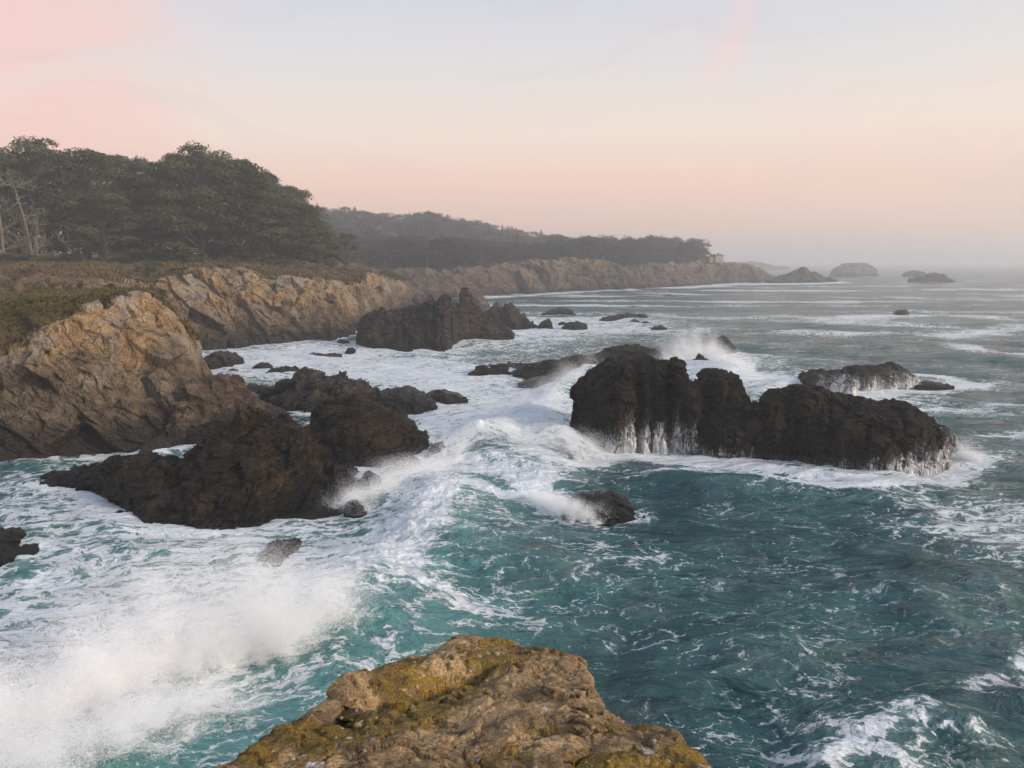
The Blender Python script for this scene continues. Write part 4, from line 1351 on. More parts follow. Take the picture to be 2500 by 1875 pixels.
for k in range(230):
    px = 640 + 960 * npr.rand()
    s = npr.rand()
    if k < 100:
        px = 640 + 9.0 * k + 6 * npr.rand()
        s = 0.93 + 0.08 * npr.rand()
    fd_ = np.interp(px, [q[0] for q in hf], [q[2] for q in hf])
    rd_ = np.interp(px, [q[0] for q in hr], [q[2] for q in hr])
    d = fd_ + (rd_ - fd_) * s
    p = Dp(px, 640, d)
    zz = ground(p[0], p[1], ('hill',))
    if zz < 4:
        continue
    con = (k % 5 == 0)
    h = (9 + 10 * npr.rand()) if con else (9 + 7 * npr.rand())
    plant('hill_tree', 'conifer' if con else 'far', k, (p[0], d, zz - 0.14 * h), h, (1.0 + 0.4 * npr.rand()) * (0.8 if con else 1.35), npr.rand() * 6.28,
          'hazy spire-shaped conifer in the forest on the far hill' if con else 'hazy rounded tree in the forest on the far hill', 'tree',
          'hill forest conifers' if con else 'hill forest round trees', 'far_leaf')

# shrubs on the terrace
def shrub_mesh(seed):
    rn = np.random.RandomState(seed)
    cs = [np.array((rn.normal() * 0.45, rn.normal() * 0.35, 0.25 + 0.4 * rn.rand())) for _ in range(12)]
    v, f, tn = pads_crown(cs, [0.28 + 0.2 * rn.rand() for _ in cs], 110, 0.075, rn, 0.75)
    return mesh_np('shrub', v, f, {'tone': tn}, smooth=False)


SH = [shrub_mesh(s) for s in (1, 2, 3)]
shr = [(20, 622, 165, 2.2, 'low green shrub under the bare trees at the left edge', 'shrub'), (75, 612, 166, 2.0, 'green shrub just right of the shortest bare trunk', 'shrub'),
       (165, 625, 164, 2.6, 'round green shrub below the broad cypress', 'shrub'), (120, 630, 164, 2.0, 'dark low shrub between the bare trees and the round shrub', 'cypress'),
       (75, 690, 118, 1.6, 'brown scrub bush on the slope above the near cliff', 'dry'), (440, 668, 152, 1.3, 'low scrub right of the stunted pine', 'shrub'),
       (560, 640, 178, 2.2, 'dark shrub at the foot of the grove above the tan cliff', 'cypress'), (680, 648, 182, 2.4, 'dark shrub at the grove edge near its right end', 'cypress'),
       (760, 655, 180, 1.8, 'brown shrub below the right end of the grove', 'dry'), (945, 672, 240, 3.0, 'dark shrub on the cliff edge beyond the lone pine', 'cypress'),
       (965, 680, 246, 2.6, 'small dark shrub farthest along the cove cliff edge', 'cypress'), (270, 715, 106, 0.9, 'small green bush at the edge of the near grass', 'shrub'),
       (380, 630, 203, 3.4, 'first dark thicket from the left behind the grove trunks', 'cypress'), (470, 630, 202, 3.4, 'second dark thicket from the left behind the grove trunks', 'cypress'),
       (535, 630, 203, 3.6, 'third dark thicket from the left behind the grove trunks', 'cypress'), (600, 632, 204, 3.4, 'fourth dark thicket from the left behind the grove trunks', 'cypress'),
       (40, 622, 198, 3.4, 'dark thicket behind the bare pale trees', 'cypress'),
       (300, 628, 172, 2.0, 'shaggy green bush at the dark gap in the grove', 'shrub'), (480, 636, 178, 2.2, 'dark bush at the foot of the tallest domed cypress', 'shrub')]
for k, (px, py, d, s, lab, mt_) in enumerate(shr):
    p = Dp(px, py, d)
    zz = ground(p[0], p[1], ('mid', 'near'))
    o = bpy.data.objects.new('shrub', SH[k % 3])
    COL.objects.link(o)
    o.location = (p[0], d, zz - 0.1 * s)
    o.scale = (s * 1.5, s, s)
    o.rotation_euler = (0, 0, k * 1.3)
    if not SH[k % 3].materials:
        SH[k % 3].materials.append(None)
    o.material_slots[0].link = 'OBJECT'
    o.material_slots[0].material = M[mt_]
    tag(o, lab, 'shrub', 'clifftop shrubs')


# grass as one mass on each terrace
def grass(name, P, j0, n, size, mat, label, seed, imax=None):
    rn = np.random.RandomState(seed)
    nu, nv = P.shape[:2]
    i = rn.randint(0, (imax or nu) - 1, n)
    j = rn.randint(j0, nv - 1, n)
    a, b = rn.rand(n)[:, None], rn.rand(n)[:, None]
    Q = P[i, j] * (1 - a) * (1 - b) + P[i + 1, j] * a * (1 - b) + P[i, j + 1] * (1 - a) * b + P[i + 1, j + 1] * a * b
    parts = []
    for k in range(3):
        th = rn.rand(n) * 6.28
        w = size * (0.25 + 0.3 * rn.rand(n))
        h = size * (0.4 + 0.9 * rn.rand(n))
        off = rn.normal(size=(n, 3)) * size * 0.35
        off[:, 2] = 0
        c = Q + off
        dx = np.stack((np.cos(th) * w, np.sin(th) * w, np.zeros(n)), 1)
        tip = np.stack((rn.normal(size=n) * h * 0.4, rn.normal(size=n) * h * 0.4, h), 1)
        V = np.stack((c - dx, c + dx, c + tip), 1).reshape(-1, 3)
        parts.append(V)
    V = np.concatenate(parts)
    me = mesh_np(name, V, np.arange(len(V)).reshape(-1, 3), smooth=False)
    tag(link(name, me, M[mat]), label, 'grass', kind='stuff')


grass('cliff_grass', near_P, 4 + 90 + 90 + 10, 20000, 0.17, 'moss', 'short olive grass covering the top of the near cliff', 2)
grass('terrace_grass', mid_P[:520], 4 + 70 + 60 + 22, 18000, 0.42, 'dry', 'dry brown grass and scrub on the clifftop terrace', 3)

M['scrub'] = foliage_mat('scrub', (0.070, 0.066, 0.026), (0.12, 0.088, 0.045), False)
grass('cliff_scrub', near_P, 4 + 90 + 90 + 4, 700, 0.40, 'scrub', 'low olive scrub hanging over the edge of the near cliff', 5)
grass('terrace_scrub', mid_P[:540], 4 + 70 + 60 + 4, 1500, 0.75, 'scrub', 'patches of dark low scrub along the cove cliff edge', 6)

# ------------------------------------------------------------------ house and walkers on the headland tip
def box(c, s):
    c, s = np.array(c, float), np.array(s, float) / 2
    v = np.array([(x_, y_, z_) for x_ in (-1, 1) for y_ in (-1, 1) for z_ in (-1, 1)], float) * s + c
    f = np.array([(0, 1, 3, 2), (4, 6, 7, 5), (0, 4, 5, 1), (2, 3, 7, 6), (0, 2, 6, 4), (1, 5, 7, 3)])
    return v, f


M['house_wall'] = simple_mat('house_wall', (0.19, 0.16, 0.13))
M['house_roof'] = simple_mat('house_roof', (0.11, 0.09, 0.08))
M['house_frame'] = simple_mat('house_frame', (0.42, 0.38, 0.32))
mgl, gg, out = new_mat('house_glass')
bs = gg.n('ShaderNodeBsdfPrincipled', {'Base Color': (0.30, 0.29, 0.26, 1), 'Roughness': 0.12})
gg.L.new(bs.outputs[0], out.inputs[0])
M['house_glass'] = mgl
hd = 505
hp_ = Dp(1750, 645, hd)
hz = ground(hp_[0], hd, ('head',))
hz = hz if hz > 4 else hp_[2]
he = bpy.data.objects.new('cliff_house', None)
COL.objects.link(he)
he.location = (hp_[0], hd, hz - 0.2)
he.rotation_euler = (0, 0, 0.25)
tag(he, 'small weathered house with wide windows on the tip of the headland', 'house')
for nm, parts, mt_ in (('wall', [box((0, 0, 2.2), (5.6, 6, 4.8))], 'house_wall'), ('annex', [box((-4.6, 0.5, 1.7), (3.6, 5, 3.8))], 'house_wall'),
                       ('roof', [box((0, 0, 4.85), (6.6, 7, 0.4)), box((0, 0, 5.2), (4.8, 5.2, 0.45))], 'house_roof'), ('annex_roof', [box((-4.75, 0.5, 3.75), (4.0, 5.6, 0.3))], 'house_roof'),
                       ('chimney', [box((1.0, 0.5, 5.9), (0.8, 0.8, 1.0))], 'house_wall')):
    v, f = join(parts)
    link(nm, mesh_np(nm, v, f, smooth=False), M[mt_], he)
for x_ in (-1.75, 0.0, 1.75):
    wi = link('window', mesh_np('window', *box((x_, -3.04, 3.0), (1.5, 0.10, 2.3)), smooth=False), M['house_frame'], he)
    link('pane', mesh_np('pane', *box((x_, -3.10, 3.0), (1.2, 0.06, 2.0)), smooth=False), M['house_glass'], wi)
wi = link('window', mesh_np('window', *box((2.84, 0, 3.0), (0.10, 4.2, 2.3)), smooth=False), M['house_frame'], he)
link('pane', mesh_np('pane', *box((2.90, 0, 3.0), (0.06, 3.8, 2.0)), smooth=False), M['house_glass'], wi)

M['cloth'] = simple_mat('walker_cloth', (0.030, 0.032, 0.040))


def person(px, label, seed):
    p = Dp(px, 648, 528)
    zz = ground(p[0], 528, ('head',))
    zz = zz if zz > 4 else p[2]
    J = {'pel': (0, 0, 0.95), 'ch': (0, 0, 1.30), 'nk': (0, 0, 1.50), 'hd': (0, 0.02, 1.66), 'ht': (0, 0.02, 1.75),
         'lh': (-0.1, 0, 0.90), 'lk': (-0.12, 0.06 * seed, 0.48), 'la': (-0.12, -0.08, 0.08), 'lt': (-0.13, 0.10, 0.03),
         'rh': (0.1, 0, 0.90), 'rk': (0.12, 0.08, 0.48), 'ra': (0.13, 0.14, 0.08), 'rt': (0.14, 0.30, 0.03),
         'ls': (-0.19, 0, 1.42), 'le': (-0.27, -0.04, 1.14), 'lw': (-0.26, 0.06, 0.88), 'rs': (0.19, 0, 1.42), 're': (0.27, -0.04, 1.14), 'rw': (0.25, 0.08, 0.88)}
    Rr = {'pel': .15, 'ch': .16, 'nk': .06, 'hd': .10, 'ht': .06, 'lh': .10, 'lk': .065, 'la': .045, 'lt': .04, 'rh': .10, 'rk': .065, 'ra': .045, 'rt': .04,
          'ls': .07, 'le': .048, 'lw': .035, 'rs': .07, 're': .048, 'rw': .035}
    E = [('pel', 'ch'), ('ch', 'nk'), ('nk', 'hd'), ('hd', 'ht'), ('pel', 'lh'), ('lh', 'lk'), ('lk', 'la'), ('la', 'lt'), ('pel', 'rh'), ('rh', 'rk'), ('rk', 'ra'), ('ra', 'rt'),
         ('ch', 'ls'), ('ls', 'le'), ('le', 'lw'), ('ch', 'rs'), ('rs', 're'), ('re', 'rw')]
    ks = list(J)
    me = bpy.data.meshes.new('person')
    me.from_pydata([J[k] for k in ks], [(ks.index(a), ks.index(b)) for a, b in E], [])
    o_ = link('person', me, M['cloth'])
    md = o_.modifiers.new('skin', 'SKIN')
    lay = me.skin_vertices[0].data if me.skin_vertices else None
    if lay is None:
        bpy.context.view_layer.update()
        lay = me.skin_vertices[0].data if me.skin_vertices else None
    if lay:
        for k, sv in zip(ks, lay):
            sv.radius = (Rr[k], Rr[k])
        lay[0].use_root = True
    o_.modifiers.new('sub', 'SUBSURF').levels = 1
    o_.location = (p[0], 528, zz)
    o_.rotation_euler = (0, 0, 0.6 * seed)
    tag(o_, label, 'person', 'two walkers on the headland')


person(1794, 'left one of two tiny dark-clothed walkers standing on the headland tip', 1)
person(1801, 'right one of two tiny dark-clothed walkers standing on the headland tip', -1)

# ------------------------------------------------------------------ running water on the rocks
def cascade_mat():
    m, gg, out = new_mat('running_water')
    P = pos_of(gg)
    a = gg.attr('fall')
    n = gg.noise(gg.scale(P, (5.0, 5.0, 0.55)), 1.6, 6, 0.65, 0.4)
    n2 = gg.noise(gg.scale(P, (14.0, 14.0, 1.5)), 1.5, 4, 0.6)
    big = gg.noise(gg.scale(P, (0.8, 0.8, 0.15)), 1.0, 2)
    v = gg.m('ADD', gg.m('MULTIPLY', n, 0.7), gg.m('MULTIPLY', n2, 0.3))
    v = gg.m('ADD', v, gg.m('MULTIPLY', gg.m('SUBTRACT', big, 0.5), 0.35))
    mk = gg.mr(gg.m('ADD', v, gg.m('MULTIPLY', a, 0.34)), 0.64, 0.98)
    d = gg.n('ShaderNodeBsdfPrincipled', {'Base Color': (0.74, 0.74, 0.76, 1), 'Roughness': 0.5})
    t = gg.n('ShaderNodeBsdfTransparent')
    mx = gg.n('ShaderNodeMixShader', {0: gg.m('MULTIPLY', mk, 0.85), 1: t.outputs[0], 2: d.outputs[0]})
    gg.L.new(mx.outputs[0], out.inputs[0])
    return m


M['cascade'] = cascade_mat()


def cascade(P, prof, label, off=0.05):
    """sheet of running water over the front face; prof: (px, height, strength) samples"""
    N = grid_normals(P)
    if (N[:, 5:20, 1].mean()) > 0:
        N = -N
    Q = P + N * off
    pxs = 1250 + P[:, :, 0] / P[:, :, 1] * F_SRC * 0.985
    a = np.array(prof)
    hgt = np.interp(pxs, a[:, 0], a[:, 1])
    st = np.interp(pxs, a[:, 0], a[:, 2])
    f = st * np.clip(1.15 - P[:, :, 2] / np.maximum(hgt, 0.01), 0, 1)
    jm = int(P.shape[1] * 0.72)
    Q, f = Q[:, :jm], f[:, :jm]
    ff = grid_faces(Q.shape[0], jm)
    keep = f.reshape(-1)[ff].max(1) > 0.02
    me = mesh_np('running_water', Q.reshape(-1, 3), ff[keep], {'fall': f.reshape(-1)})
    tag(link('running_water', me, M['cascade']), label, 'water', kind='stuff')


cascade(bigA, [(1400, 0.1, 0), (1455, 0.8, 0.2), (1470, 2.6, 0.85), (1560, 3.4, 1.0), (1640, 3.6, 1.0), (1700, 2.8, 0.9), (1716, 1.6, 0.6)],
        'white water streaming down the tall left block of the largest rock')
cascade(bigC, [(1690, 1.6, 0.7), (1760, 1.3, 0.45), (1850, 1.4, 0.55), (1900, 1.4, 0.5)], 'thin white trickles on the low front block of the largest rock')
cascade(bigD, [(1866, 1.2, 0.4), (2000, 1.3, 0.55), (2050, 1.8, 0.6), (2200, 2.0, 0.8), (2300, 2.8, 0.9), (2343, 2.4, 0.9)], 'white water draining off the right end of the largest rock')
cascade(lowP, [(1950, 1, 0.6), (1990, 2.2, 0.95), (2060, 2.6, 1.05), (2110, 2.2, 0.9), (2160, 2.6, 0.8), (2215, 2.6, 0.95), (2250, 2, 0.9)],
        'white water falling off the low rounded rock')

# ------------------------------------------------------------------ spray: clouds of droplets
def droplet_mat():
    m, gg, out = new_mat('spray_drops')
    d = gg.n('ShaderNodeBsdfDiffuse', {'Color': (0.97, 0.972, 0.975, 1)})
    gg.L.new(d.outputs[0], out.inputs[0])
    return m


M['drops'] = droplet_mat()


def point_group():
    ng = bpy.data.node_groups.new('droplets', 'GeometryNodeTree')
    ng.interface.new_socket('Geometry', in_out='INPUT', socket_type='NodeSocketGeometry')
    ng.interface.new_socket('Geometry', in_out='OUTPUT', socket_type='NodeSocketGeometry')
    gi = ng.nodes.new('NodeGroupInput')
    go = ng.nodes.new('NodeGroupOutput')
    mp = ng.nodes.new('GeometryNodeMeshToPoints')
    at = ng.nodes.new('GeometryNodeInputNamedAttribute')
    at.data_type = 'FLOAT'
    at.inputs['Name'].default_value = 'rad'
    sm = ng.nodes.new('GeometryNodeSetMaterial')
    sm.inputs['Material'].default_value = M['drops']
    ng.links.new(gi.outputs[0], mp.inputs['Mesh'])
    ng.links.new(at.outputs['Attribute'], mp.inputs['Radius'])
    ng.links.new(mp.outputs[0], sm.inputs['Geometry'])
    ng.links.new(sm.outputs[0], go.inputs[0])
    return ng


NG = point_group()


def spray(label, emitters, rmin, rmax, seed):
    """emitters: (base point, n, spread xyz, height, lean xy); drops thrown up in many small jets"""
    rn = np.random.RandomState(seed)
    Q, R = [], []
    for (c, n, s, h, lean) in emitters:
        n = int(n)
        t = rn.rand(n).astype(np.float32) ** 1.5
        k = 26
        jet = rn.normal(size=(k, 3)) * np.array((s[0], s[1], 0)) * 0.9
        jv = rn.normal(size=(k, 3)) * np.array((0.30, 0.14, 0)) * h
        jh = 0.35 + 0.8 * rn.rand(k) ** 1.3
        ji = rn.randint(0, k, n)
        wid = np.array((s[0], s[1], s[2])) * 0.9
        q = rn.normal(size=(n, 3)) * wid * (0.18 + 0.55 * t)[:, None]
        q += jet[ji] + jv[ji] * t[:, None]
        q[:, 2] += h * jh[ji] * t * (1.25 - 0.25 * t)
        q[:, 0] += lean[0] * t
        q[:, 1] += lean[1] * t
        q += np.array(c)
        q[:, 2] = np.abs(q[:, 2])
        Q.append(q.astype(np.float32))
        # a fine mist with a few large drops, mostly near the top of the burst
        big_ = rn.rand(n) < 0.007 * (0.1 + t)
        R.append(np.where(big_, rmax * (0.5 + 0.5 * rn.rand(n)), rmin * (0.7 + 0.6 * rn.rand(n))))
    Q, R = np.concatenate(Q), np.concatenate(R)
    me = bpy.data.meshes.new('sea_spray')
    me.vertices.add(len(Q))
    me.vertices.foreach_set('co', np.ascontiguousarray(Q, np.float32).ravel())
    a = me.attributes.new('rad', 'FLOAT', 'POINT')
    a.data.foreach_set('value', R.astype(np.float32))
    o_ = link('sea_spray', me, M['drops'])
    o_.modifiers.new('droplets', 'NODES').node_group = NG
    tag(o_, label, 'spray', 'bursts of spray', 'stuff')


def line(pts, n, s, h, lean, steps):
    out = []
    P = np.array(pts, float)
    t = np.linspace(0, len(P) - 1, steps)
    for a in t:
        px = np.interp(a, range(len(P)), P[:, 0])
        py = np.interp(a, range(len(P)), P[:, 1])
        hs = np.interp(a, range(len(P)), P[:, 2]) if P.shape[1] > 2 else 1
        out.append((Wp(px, py), n / steps * (0.4 + 0.6 * hs), s, h * hs, lean))
    return out


spray('large burst of white spray at the lower left in front of the breaking wave',
      line([(-60, 1800, 0.5), (80, 1760, 0.7), (230, 1700, 0.9), (380, 1640, 1.0), (520, 1610, 1.15), (660, 1595, 1.3), (750, 1575, 1.15), (820, 1530, 0.7)], 1500000, (0.80, 0.55, 0.28), 3.1, (-0.5, 0.0), 18)
      + line([(-60, 1900, 0.6), (150, 1840, 0.7), (330, 1760, 0.7), (480, 1720, 0.5)], 420000, (1.1, 0.8, 0.2), 1.2, (-0.2, 0.1), 8), 0.0044, 0.014, 1)
spray('thin spray flying off the lip of the breaking wave', line([(800, 1520, 1), (880, 1450, 0.9), (955, 1396, 0.7), (1000, 1350, 0.5)], 110000, (0.35, 0.35, 0.25), 1.2, (-0.6, 0.3), 10), 0.0042, 0.014, 2)
spray('spray cloud between the pyramid-shaped rock and the wave', line([(880, 1235, 0.5), (950, 1200, 1), (1020, 1170, 1), (1090, 1150, 0.8)], 380000, (0.9, 0.7, 0.35), 1.4, (-0.5, 0), 8)
      + [(Wp(1100, 1150), 45000, (0.30, 0.30, 0.2), 3.2, (0.6, 0.2))], 0.0055, 0.018, 3)
spray('white water bursting at the left foot of the largest rock', line([(1180, 1105, 0.6), (1260, 1100, 1), (1340, 1105, 1), (1420, 1115, 0.8)], 240000, (0.9, 0.8, 0.4), 2.0, (-0.3, 0.2), 9), 0.0065, 0.022, 4)
spray('spray along the wave sweeping past the left side of the largest rock', line([(1250, 1030, 0.5), (1330, 985, 0.8), (1395, 940, 1), (1450, 905, 1.1)], 220000, (1.0, 1.2, 0.5), 2.0, (-0.6, 0.3), 9), 0.0075, 0.026, 5)
spray('fan of spray bursting over the dark rock behind the largest rock', line([(1640, 885, 0.6), (1690, 882, 1.2), (1720, 880, 1.0), (1770, 885, 0.6), (1820, 905, 0.4)], 330000, (0.9, 0.7, 0.4), 4.2, (-0.4, 0), 9), 0.009, 0.032, 6)
spray('foam tossed over the smooth wet rock in the middle', line([(1320, 1225, 0.5), (1370, 1248, 0.9), (1410, 1262, 0.9), (1450, 1270, 0.5)], 150000, (0.40, 0.35, 0.22), 1.0, (-0.2, 0.2), 6), 0.0055, 0.018, 7)
spray('spray at the right end of the largest rock', line([(2330, 1110, 1), (2370, 1120, 0.6)], 30000, (0.5, 0.5, 0.2), 1.3, (0.3, 0), 3), 0.006, 0.02, 8)

# ------------------------------------------------------------------ foreground outcrop
def outcrop_mat():
    m, gg, out = new_mat('sandstone')
    P = pos_of(gg)
    w = gg.vm('ADD', P, gg.vm('SCALE', gg.noise(P, 2.2, 4, out=1), sc=0.30))
    n1 = gg.noise(w, 1.5, 6, 0.62)
    n2 = gg.noise(P, 9, 8, 0.7)
    n3 = gg.noise(P, 60, 6, 0.75)
    c = gg.mix(gg.mr(n2, 0.35, 0.68), (0.23, 0.148, 0.072), (0.52, 0.345, 0.18))
    c = gg.mix(gg.mr(n1, 0.50, 0.64), c, (0.62, 0.41, 0.205))
    c = gg.mix(gg.mr(gg.noise(w, 2.6, 5, 0.6), 0.58, 0.70), c, (0.13, 0.088, 0.055))
    # mustard and olive lichen
    lm = gg.mr(gg.m('ADD', gg.noise(w, 1.7, 6, 0.62), gg.m('MULTIPLY', gg.m('SUBTRACT', n2, 0.5), 0.6)), 0.475, 0.525)
    lc = gg.mix(gg.mr(gg.noise(w, 5, 5, 0.6), 0.4, 0.62), (0.15, 0.105, 0.024), (0.34, 0.20, 0.026))
    lm = gg.m('MULTIPLY', lm, gg.mr(gg.m('ADD', gg.attr('lichen'), gg.m('MULTIPLY', gg.m('SUBTRACT', n2, 0.5), 0.8)), 0.35, 0.6))
    c = gg.mix(gg.m('MULTIPLY', lm, 0.88), c, lc)
    # pale grains
    sv = gg.vor(P, 26, 'F1')
    sm = gg.m('MULTIPLY', gg.mr(sv, 0.26, 0.14), gg.mr(n2, 0.48, 0.60))
    c = gg.mix(gg.m('MULTIPLY', sm, 0.7), c, (0.46, 0.39, 0.29))
    # bird lime
    wm = gg.mr(gg.m('ADD', gg.attr('lime'), gg.m('MULTIPLY', gg.m('SUBTRACT', n2, 0.5), 1.4)), 0.55, 0.72)
    c = gg.mix(wm, c, (0.74, 0.72, 0.72))
    c = gg.mix(gg.mr(n3, 0.3, 0.72), gg.vm('SCALE', c, sc=0.45), gg.vm('SCALE', c, sc=1.5))
    pit = gg.mr(gg.vor(gg.vm('ADD', P, gg.vm('SCALE', gg.noise(P, 14, 2, out=1), sc=0.06)), 17, 'F1'), 0.30, 0.12)
    pit = gg.m('MULTIPLY', pit, gg.mr(gg.noise(P, 5.0, 3), 0.50, 0.58))
    h = gg.m('ADD', gg.m('MULTIPLY', n2, 0.7), gg.m('MULTIPLY', n3, 0.5))
    h = gg.m('SUBTRACT', h, gg.m('MULTIPLY', pit, 1.2))
    h = gg.m('ADD', h, gg.m('MULTIPLY', lm, 0.12))
    b = gg.bump(h, 1.0, 0.05)
    bs = gg.n('ShaderNodeBsdfPrincipled', {'Base Color': c, 'Roughness': 0.9, 'Normal': b})
    bs.inputs['Specular IOR Level'].default_value = 0.25
    gg.L.new(bs.outputs[0], out.inputs[0])
    return m


M['sandstone'] = outcrop_mat()


def plane_hit(px, py, a=12.43, b_=-0.222):
    d = ray(px, py)
    t = (a - CAMH) / (d[2] - b_ * d[1])
    return np.array((d[0] * t, d[1] * t, CAMH + d[2] * t))


OUT = [(490, 1882), (575, 1830), (660, 1786), (745, 1750), (812, 1730), (842, 1738), (858, 1722), (852, 1690), (850, 1655), (880, 1634), (950, 1612), (1030, 1588), (1090, 1566), (1130, 1556), (1200, 1546), (1245, 1553), (1290, 1570), (1345, 1574), (1405, 1580), (1420, 1605),
       (1440, 1640), (1462, 1680), (1490, 1716), (1530, 1735), (1560, 1742), (1610, 1762), (1645, 1780), (1670, 1806), (1700, 1832), (1730, 1858), (1752, 1878)]


def outcrop():
    pts = [plane_hit(*p)[:2] for p in OUT]
    pts += [np.array((1.75, 2.2)), np.array((2.0, 0.8)), np.array((2.0, -2.0)), np.array((0, -3.2)), np.array((-2.6, -2.4)), np.array((-2.8, 0.5)), np.array((-2.0, 2.4))]
    pts = np.array(pts)
    nxt = np.roll(pts, -1, 0)
    c0 = np.array((-0.05, 0.7))
    NA, NO = 860, 46
    seg = np.linalg.norm(nxt - pts, axis=1)
    # spend most samples on the visible edge
    wt = seg.copy()
    wt[len(OUT) - 1:] *= 0.10
    cum = np.concatenate(([0], np.cumsum(wt)))
    s = np.linspace(0, cum[-1], NA, endpoint=False)
    k = np.clip(np.searchsorted(cum, s, 'right') - 1, 0, len(pts) - 1)
    f = ((s - cum[k]) / wt[k])[:, None]
    B = pts[k] * (1 - f) + nxt[k] * f
    dirv = B - c0
    L = np.linalg.norm(dirv, axis=1)[:, None]
    dirn = dirv / L
    ti = np.concatenate((np.linspace(0.0, 0.42, 10), np.linspace(0.44, 1, 215)))
    NI = len(ti)
    XY = [c0 + dirv * t for t in ti]
    Z = [12.43 - 0.222 * xy[:, 1] for xy in XY]
    drop = [np.zeros(NA) for _ in ti]
    for q in np.linspace(0, 1, NO + 1)[1:]:
        o = 0.02 + 0.5 * q + 2.6 * q * q
        dz = 0.10 * q ** 0.5 + 14.6 * q ** 2.2
        XY.append(B + dirn * o)
        Z.append(12.43 - 0.222 * B[:, 1] - dz)
        drop.append(np.full(NA, dz))
    XY = np.stack(XY, 1)
    Z = np.stack(Z, 1)
    drop = np.stack(drop, 1)
    tt = np.concatenate((ti, np.ones(NO)))[None, :].repeat(NA, 0)
    # rounded shoulders
    Z -= 0.06 * tt ** 30 * (drop == 0) + 0.06 * (drop > 0)
    P0 = np.dstack((XY, Z))
    q = P0.reshape(-1, 3).astype(np.float32)
    d = 0.050 * fbm(q * 1.3, 3) + 0.022 * fbm(q * 4.2, 4, 0.6)
    f1, f2, cv, tl = worley(q * 1.6 + 0.1 * fbm(q * 3, 2)[:, None])
    d += 0.006 * cv + 0.015 * tl
    f1, f2, cv, tl = worley(q * 4.5 + 0.2 * fbm(q * 6, 2)[:, None])
    d += 0.009 * cv + 0.016 * tl - 0.008 * np.exp(-((f2 - f1) / 0.05) ** 2)
    # pebbles stand proud, holes where pebbles fell out
    f1, f2, cv, tl = worley(q * 13)
    d += np.where(cv > 0.35, 0.018 * np.sqrt(np.clip(0.20 - f1 * f1, 0, 1)), 0)
    d -= np.where(cv < -0.60, 0.05 * sstep(-f1, -0.40, -0.15), 0)
    f1, f2, cv, tl = worley(q * 5.3 + 7)
    d -= np.where(cv < -0.86, 0.05 * sstep(-f1, -0.32, -0.10), 0)
    f1, f2, cv, tl = worley(q * 30)
    d += 0.006 * (0.5 - f1)
    # the diagonal crevice below the upper block
    A, Bq = plane_hit(850, 1738)[:2], plane_hit(1240, 1622)[:2]
    dv = Bq - A
    l2 = dv @ dv
    xy = q[:, :2]
    s_ = ((xy - A) @ dv) / l2
    sg = (dv[0] * (xy[:, 1] - A[1]) - dv[1] * (xy[:, 0] - A[0])) / math.sqrt(l2) + 0.05 * fbm(q * 3 + 4, 2)
    on = sstep(s_, -0.3, 0.05) * (1 - sstep(s_, 0.75, 1.15))
    d += on * (-0.10 * np.exp(-(sg / 0.06) ** 2) + 0.10 * np.exp(-((sg - 0.22) / 0.20) ** 2))
    N = grid_normals(P0).reshape(-1, 3)
    N = np.where((N[:, 2] < 0)[:, None], -N, N)
    Pn = q + N * d[:, None]
    li = np.ones(len(q))
    lime = np.zeros(len(q))
    for (px, py, r) in ((1735, 1868, 0.14), (1600, 1848, 0.16), (1560, 1800, 0.10), (1500, 1840, 0.10), (770, 1868, 0.10), (1335, 1740, 0.07), (1250, 1728, 0.03)):
        c = plane_hit(px, py)[:2]
        lime = np.maximum(lime, np.exp(-((np.linalg.norm(xy - c, axis=1)) / r) ** 2) * 0.62)
    rc = plane_hit(1390, 1650)[:2]
    for (px, py, r) in ((1390, 1650, 0.42), (1260, 1700, 0.35), (1150, 1790, 0.35), (1000, 1850, 0.30), (1480, 1740, 0.25)):
        c = plane_hit(px, py)[:2]
        li -= 0.80 * np.exp(-(np.linalg.norm(xy - c, axis=1) / r) ** 2)
    li = np.clip(li, 0, 1)
    me = mesh_np('rock_outcrop', Pn, grid_faces(NA, NI + NO, wrap=True), {'lichen': li, 'lime': lime})
    o = link('rock_outcrop', me, M['sandstone'])
    tag(o, 'lichen-covered ochre sandstone outcrop in the foreground', 'rock')
    return o, Pn.reshape(NA, NI + NO, 3)


out_o, out_P = outcrop()
# loose-looking pebbles set in the sandstone
peb_mats = [simple_mat('pebble_tan', (0.30, 0.21, 0.12), 0.8), simple_mat('pebble_grey', (0.16, 0.13, 0.10), 0.8), simple_mat('pebble_rust', (0.20, 0.105, 0.05), 0.8), simple_mat('pebble_pale', (0.36, 0.29, 0.20), 0.8)]


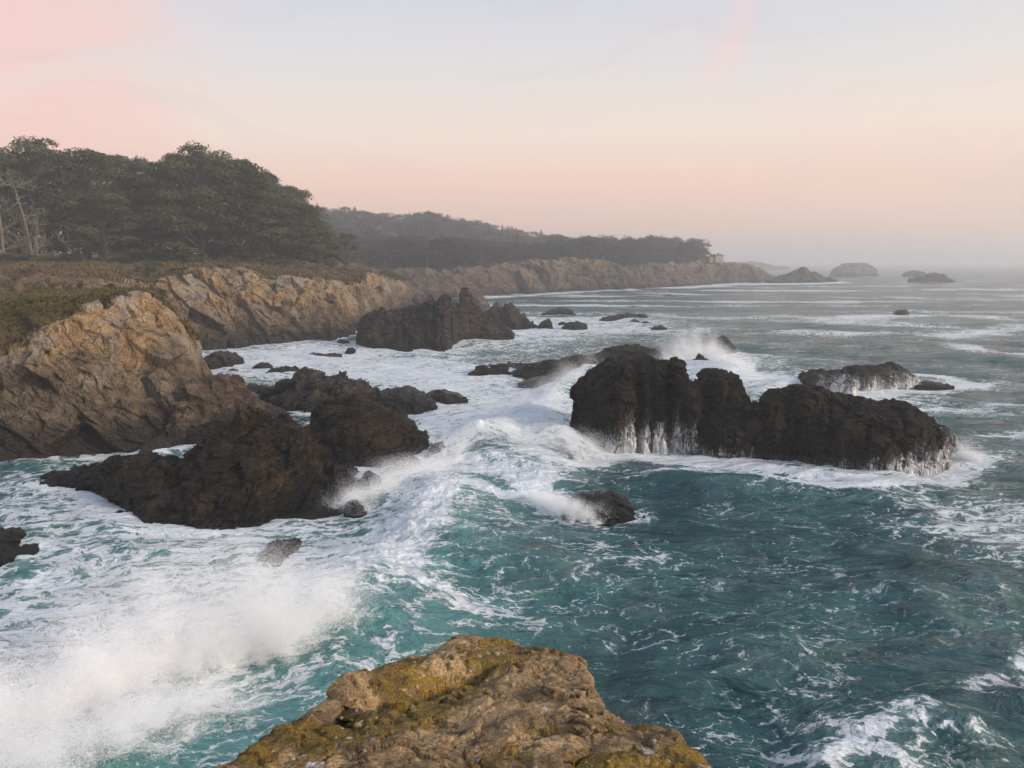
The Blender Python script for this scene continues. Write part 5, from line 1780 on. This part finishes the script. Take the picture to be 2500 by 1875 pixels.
def pebble_mesh(seed):
    rn = np.random.RandomState(seed)
    bpts = []
    for a in (-0.75, -0.1, 0.55):
        k = 7
        for j in range(k):
            th = 2 * math.pi * (j + 0.5 * (a > 0)) / k
            r = math.sqrt(1 - a * a) * (0.8 + 0.4 * rn.rand())
            bpts.append((r * math.cos(th), r * math.sin(th), a))
    v = np.array(bpts + [(0, 0, 0.95)])
    f = []
    for i in range(2):
        for j in range(7):
            a, b, c, d = i * 7 + j, i * 7 + (j + 1) % 7, (i + 1) * 7 + (j + 1) % 7, (i + 1) * 7 + j
            f += [(a, b, c), (a, c, d)]
    for j in range(7):
        f.append((14 + j, 14 + (j + 1) % 7, 21))
    return mesh_np('pebble', v, np.array(f))


PM = [pebble_mesh(s) for s in range(5)]
for me in PM:
    me.materials.append(None)
prn = np.random.RandomState(3)
BVO = BVHTree.FromPolygons([tuple(v) for v in out_P.reshape(-1, 3)], [tuple(f) for f in grid_faces(out_P.shape[0], out_P.shape[1], wrap=True)])
camv = Vector((0, 0, CAMH))
n_p = 0
while n_p < 230:
    px, py = 560 + 1180 * prn.rand(), 1550 + 325 * prn.rand()
    h = BVO.ray_cast(camv, Vector(ray(px, py)))
    if h[0] is None or h[0].z < 10.6:
        n_p += 0.2
        continue
    n_p += 1
    k = int(n_p)
    o = bpy.data.objects.new('pebble', PM[k % 5])
    COL.objects.link(o)
    o.parent = out_o
    s = 0.006 + 0.019 * prn.rand() ** 2.5
    o.location = h[0] - h[1] * s * 0.45
    o.scale = (s * (0.8 + 0.6 * prn.rand()), s, s * 0.7)
    o.rotation_euler = (prn.rand(), prn.rand(), prn.rand() * 6)
    o.material_slots[0].link = 'OBJECT'
    o.material_slots[0].material = peb_mats[prn.choice(4, p=(0.45, 0.25, 0.18, 0.12))]

# ------------------------------------------------------------------ sea haze
def haze():
    x0, x1, y0, y1, z0, z1 = -9500, 9500, -9500, 9500, -6.0, 70.0
    v, f = box(((x0 + x1) / 2, (y0 + y1) / 2, (z0 + z1) / 2), (x1 - x0, y1 - y0, z1 - z0))
    m, gg, out = new_mat('haze')
    pv = gg.n('ShaderNodeVolumePrincipled')
    pv.inputs['Color'].default_value = (0.97, 0.955, 0.95, 1)
    pv.inputs['Density'].default_value = 0.00075
    pv.inputs['Anisotropy'].default_value = 0.3
    gg.L.new(pv.outputs[0], out.inputs['Volume'])
    o = link('haze', mesh_np('haze', v, f, smooth=False), m)
    tag(o, 'thin pale sea haze hanging over the water and coast', 'haze', kind='stuff')


haze()
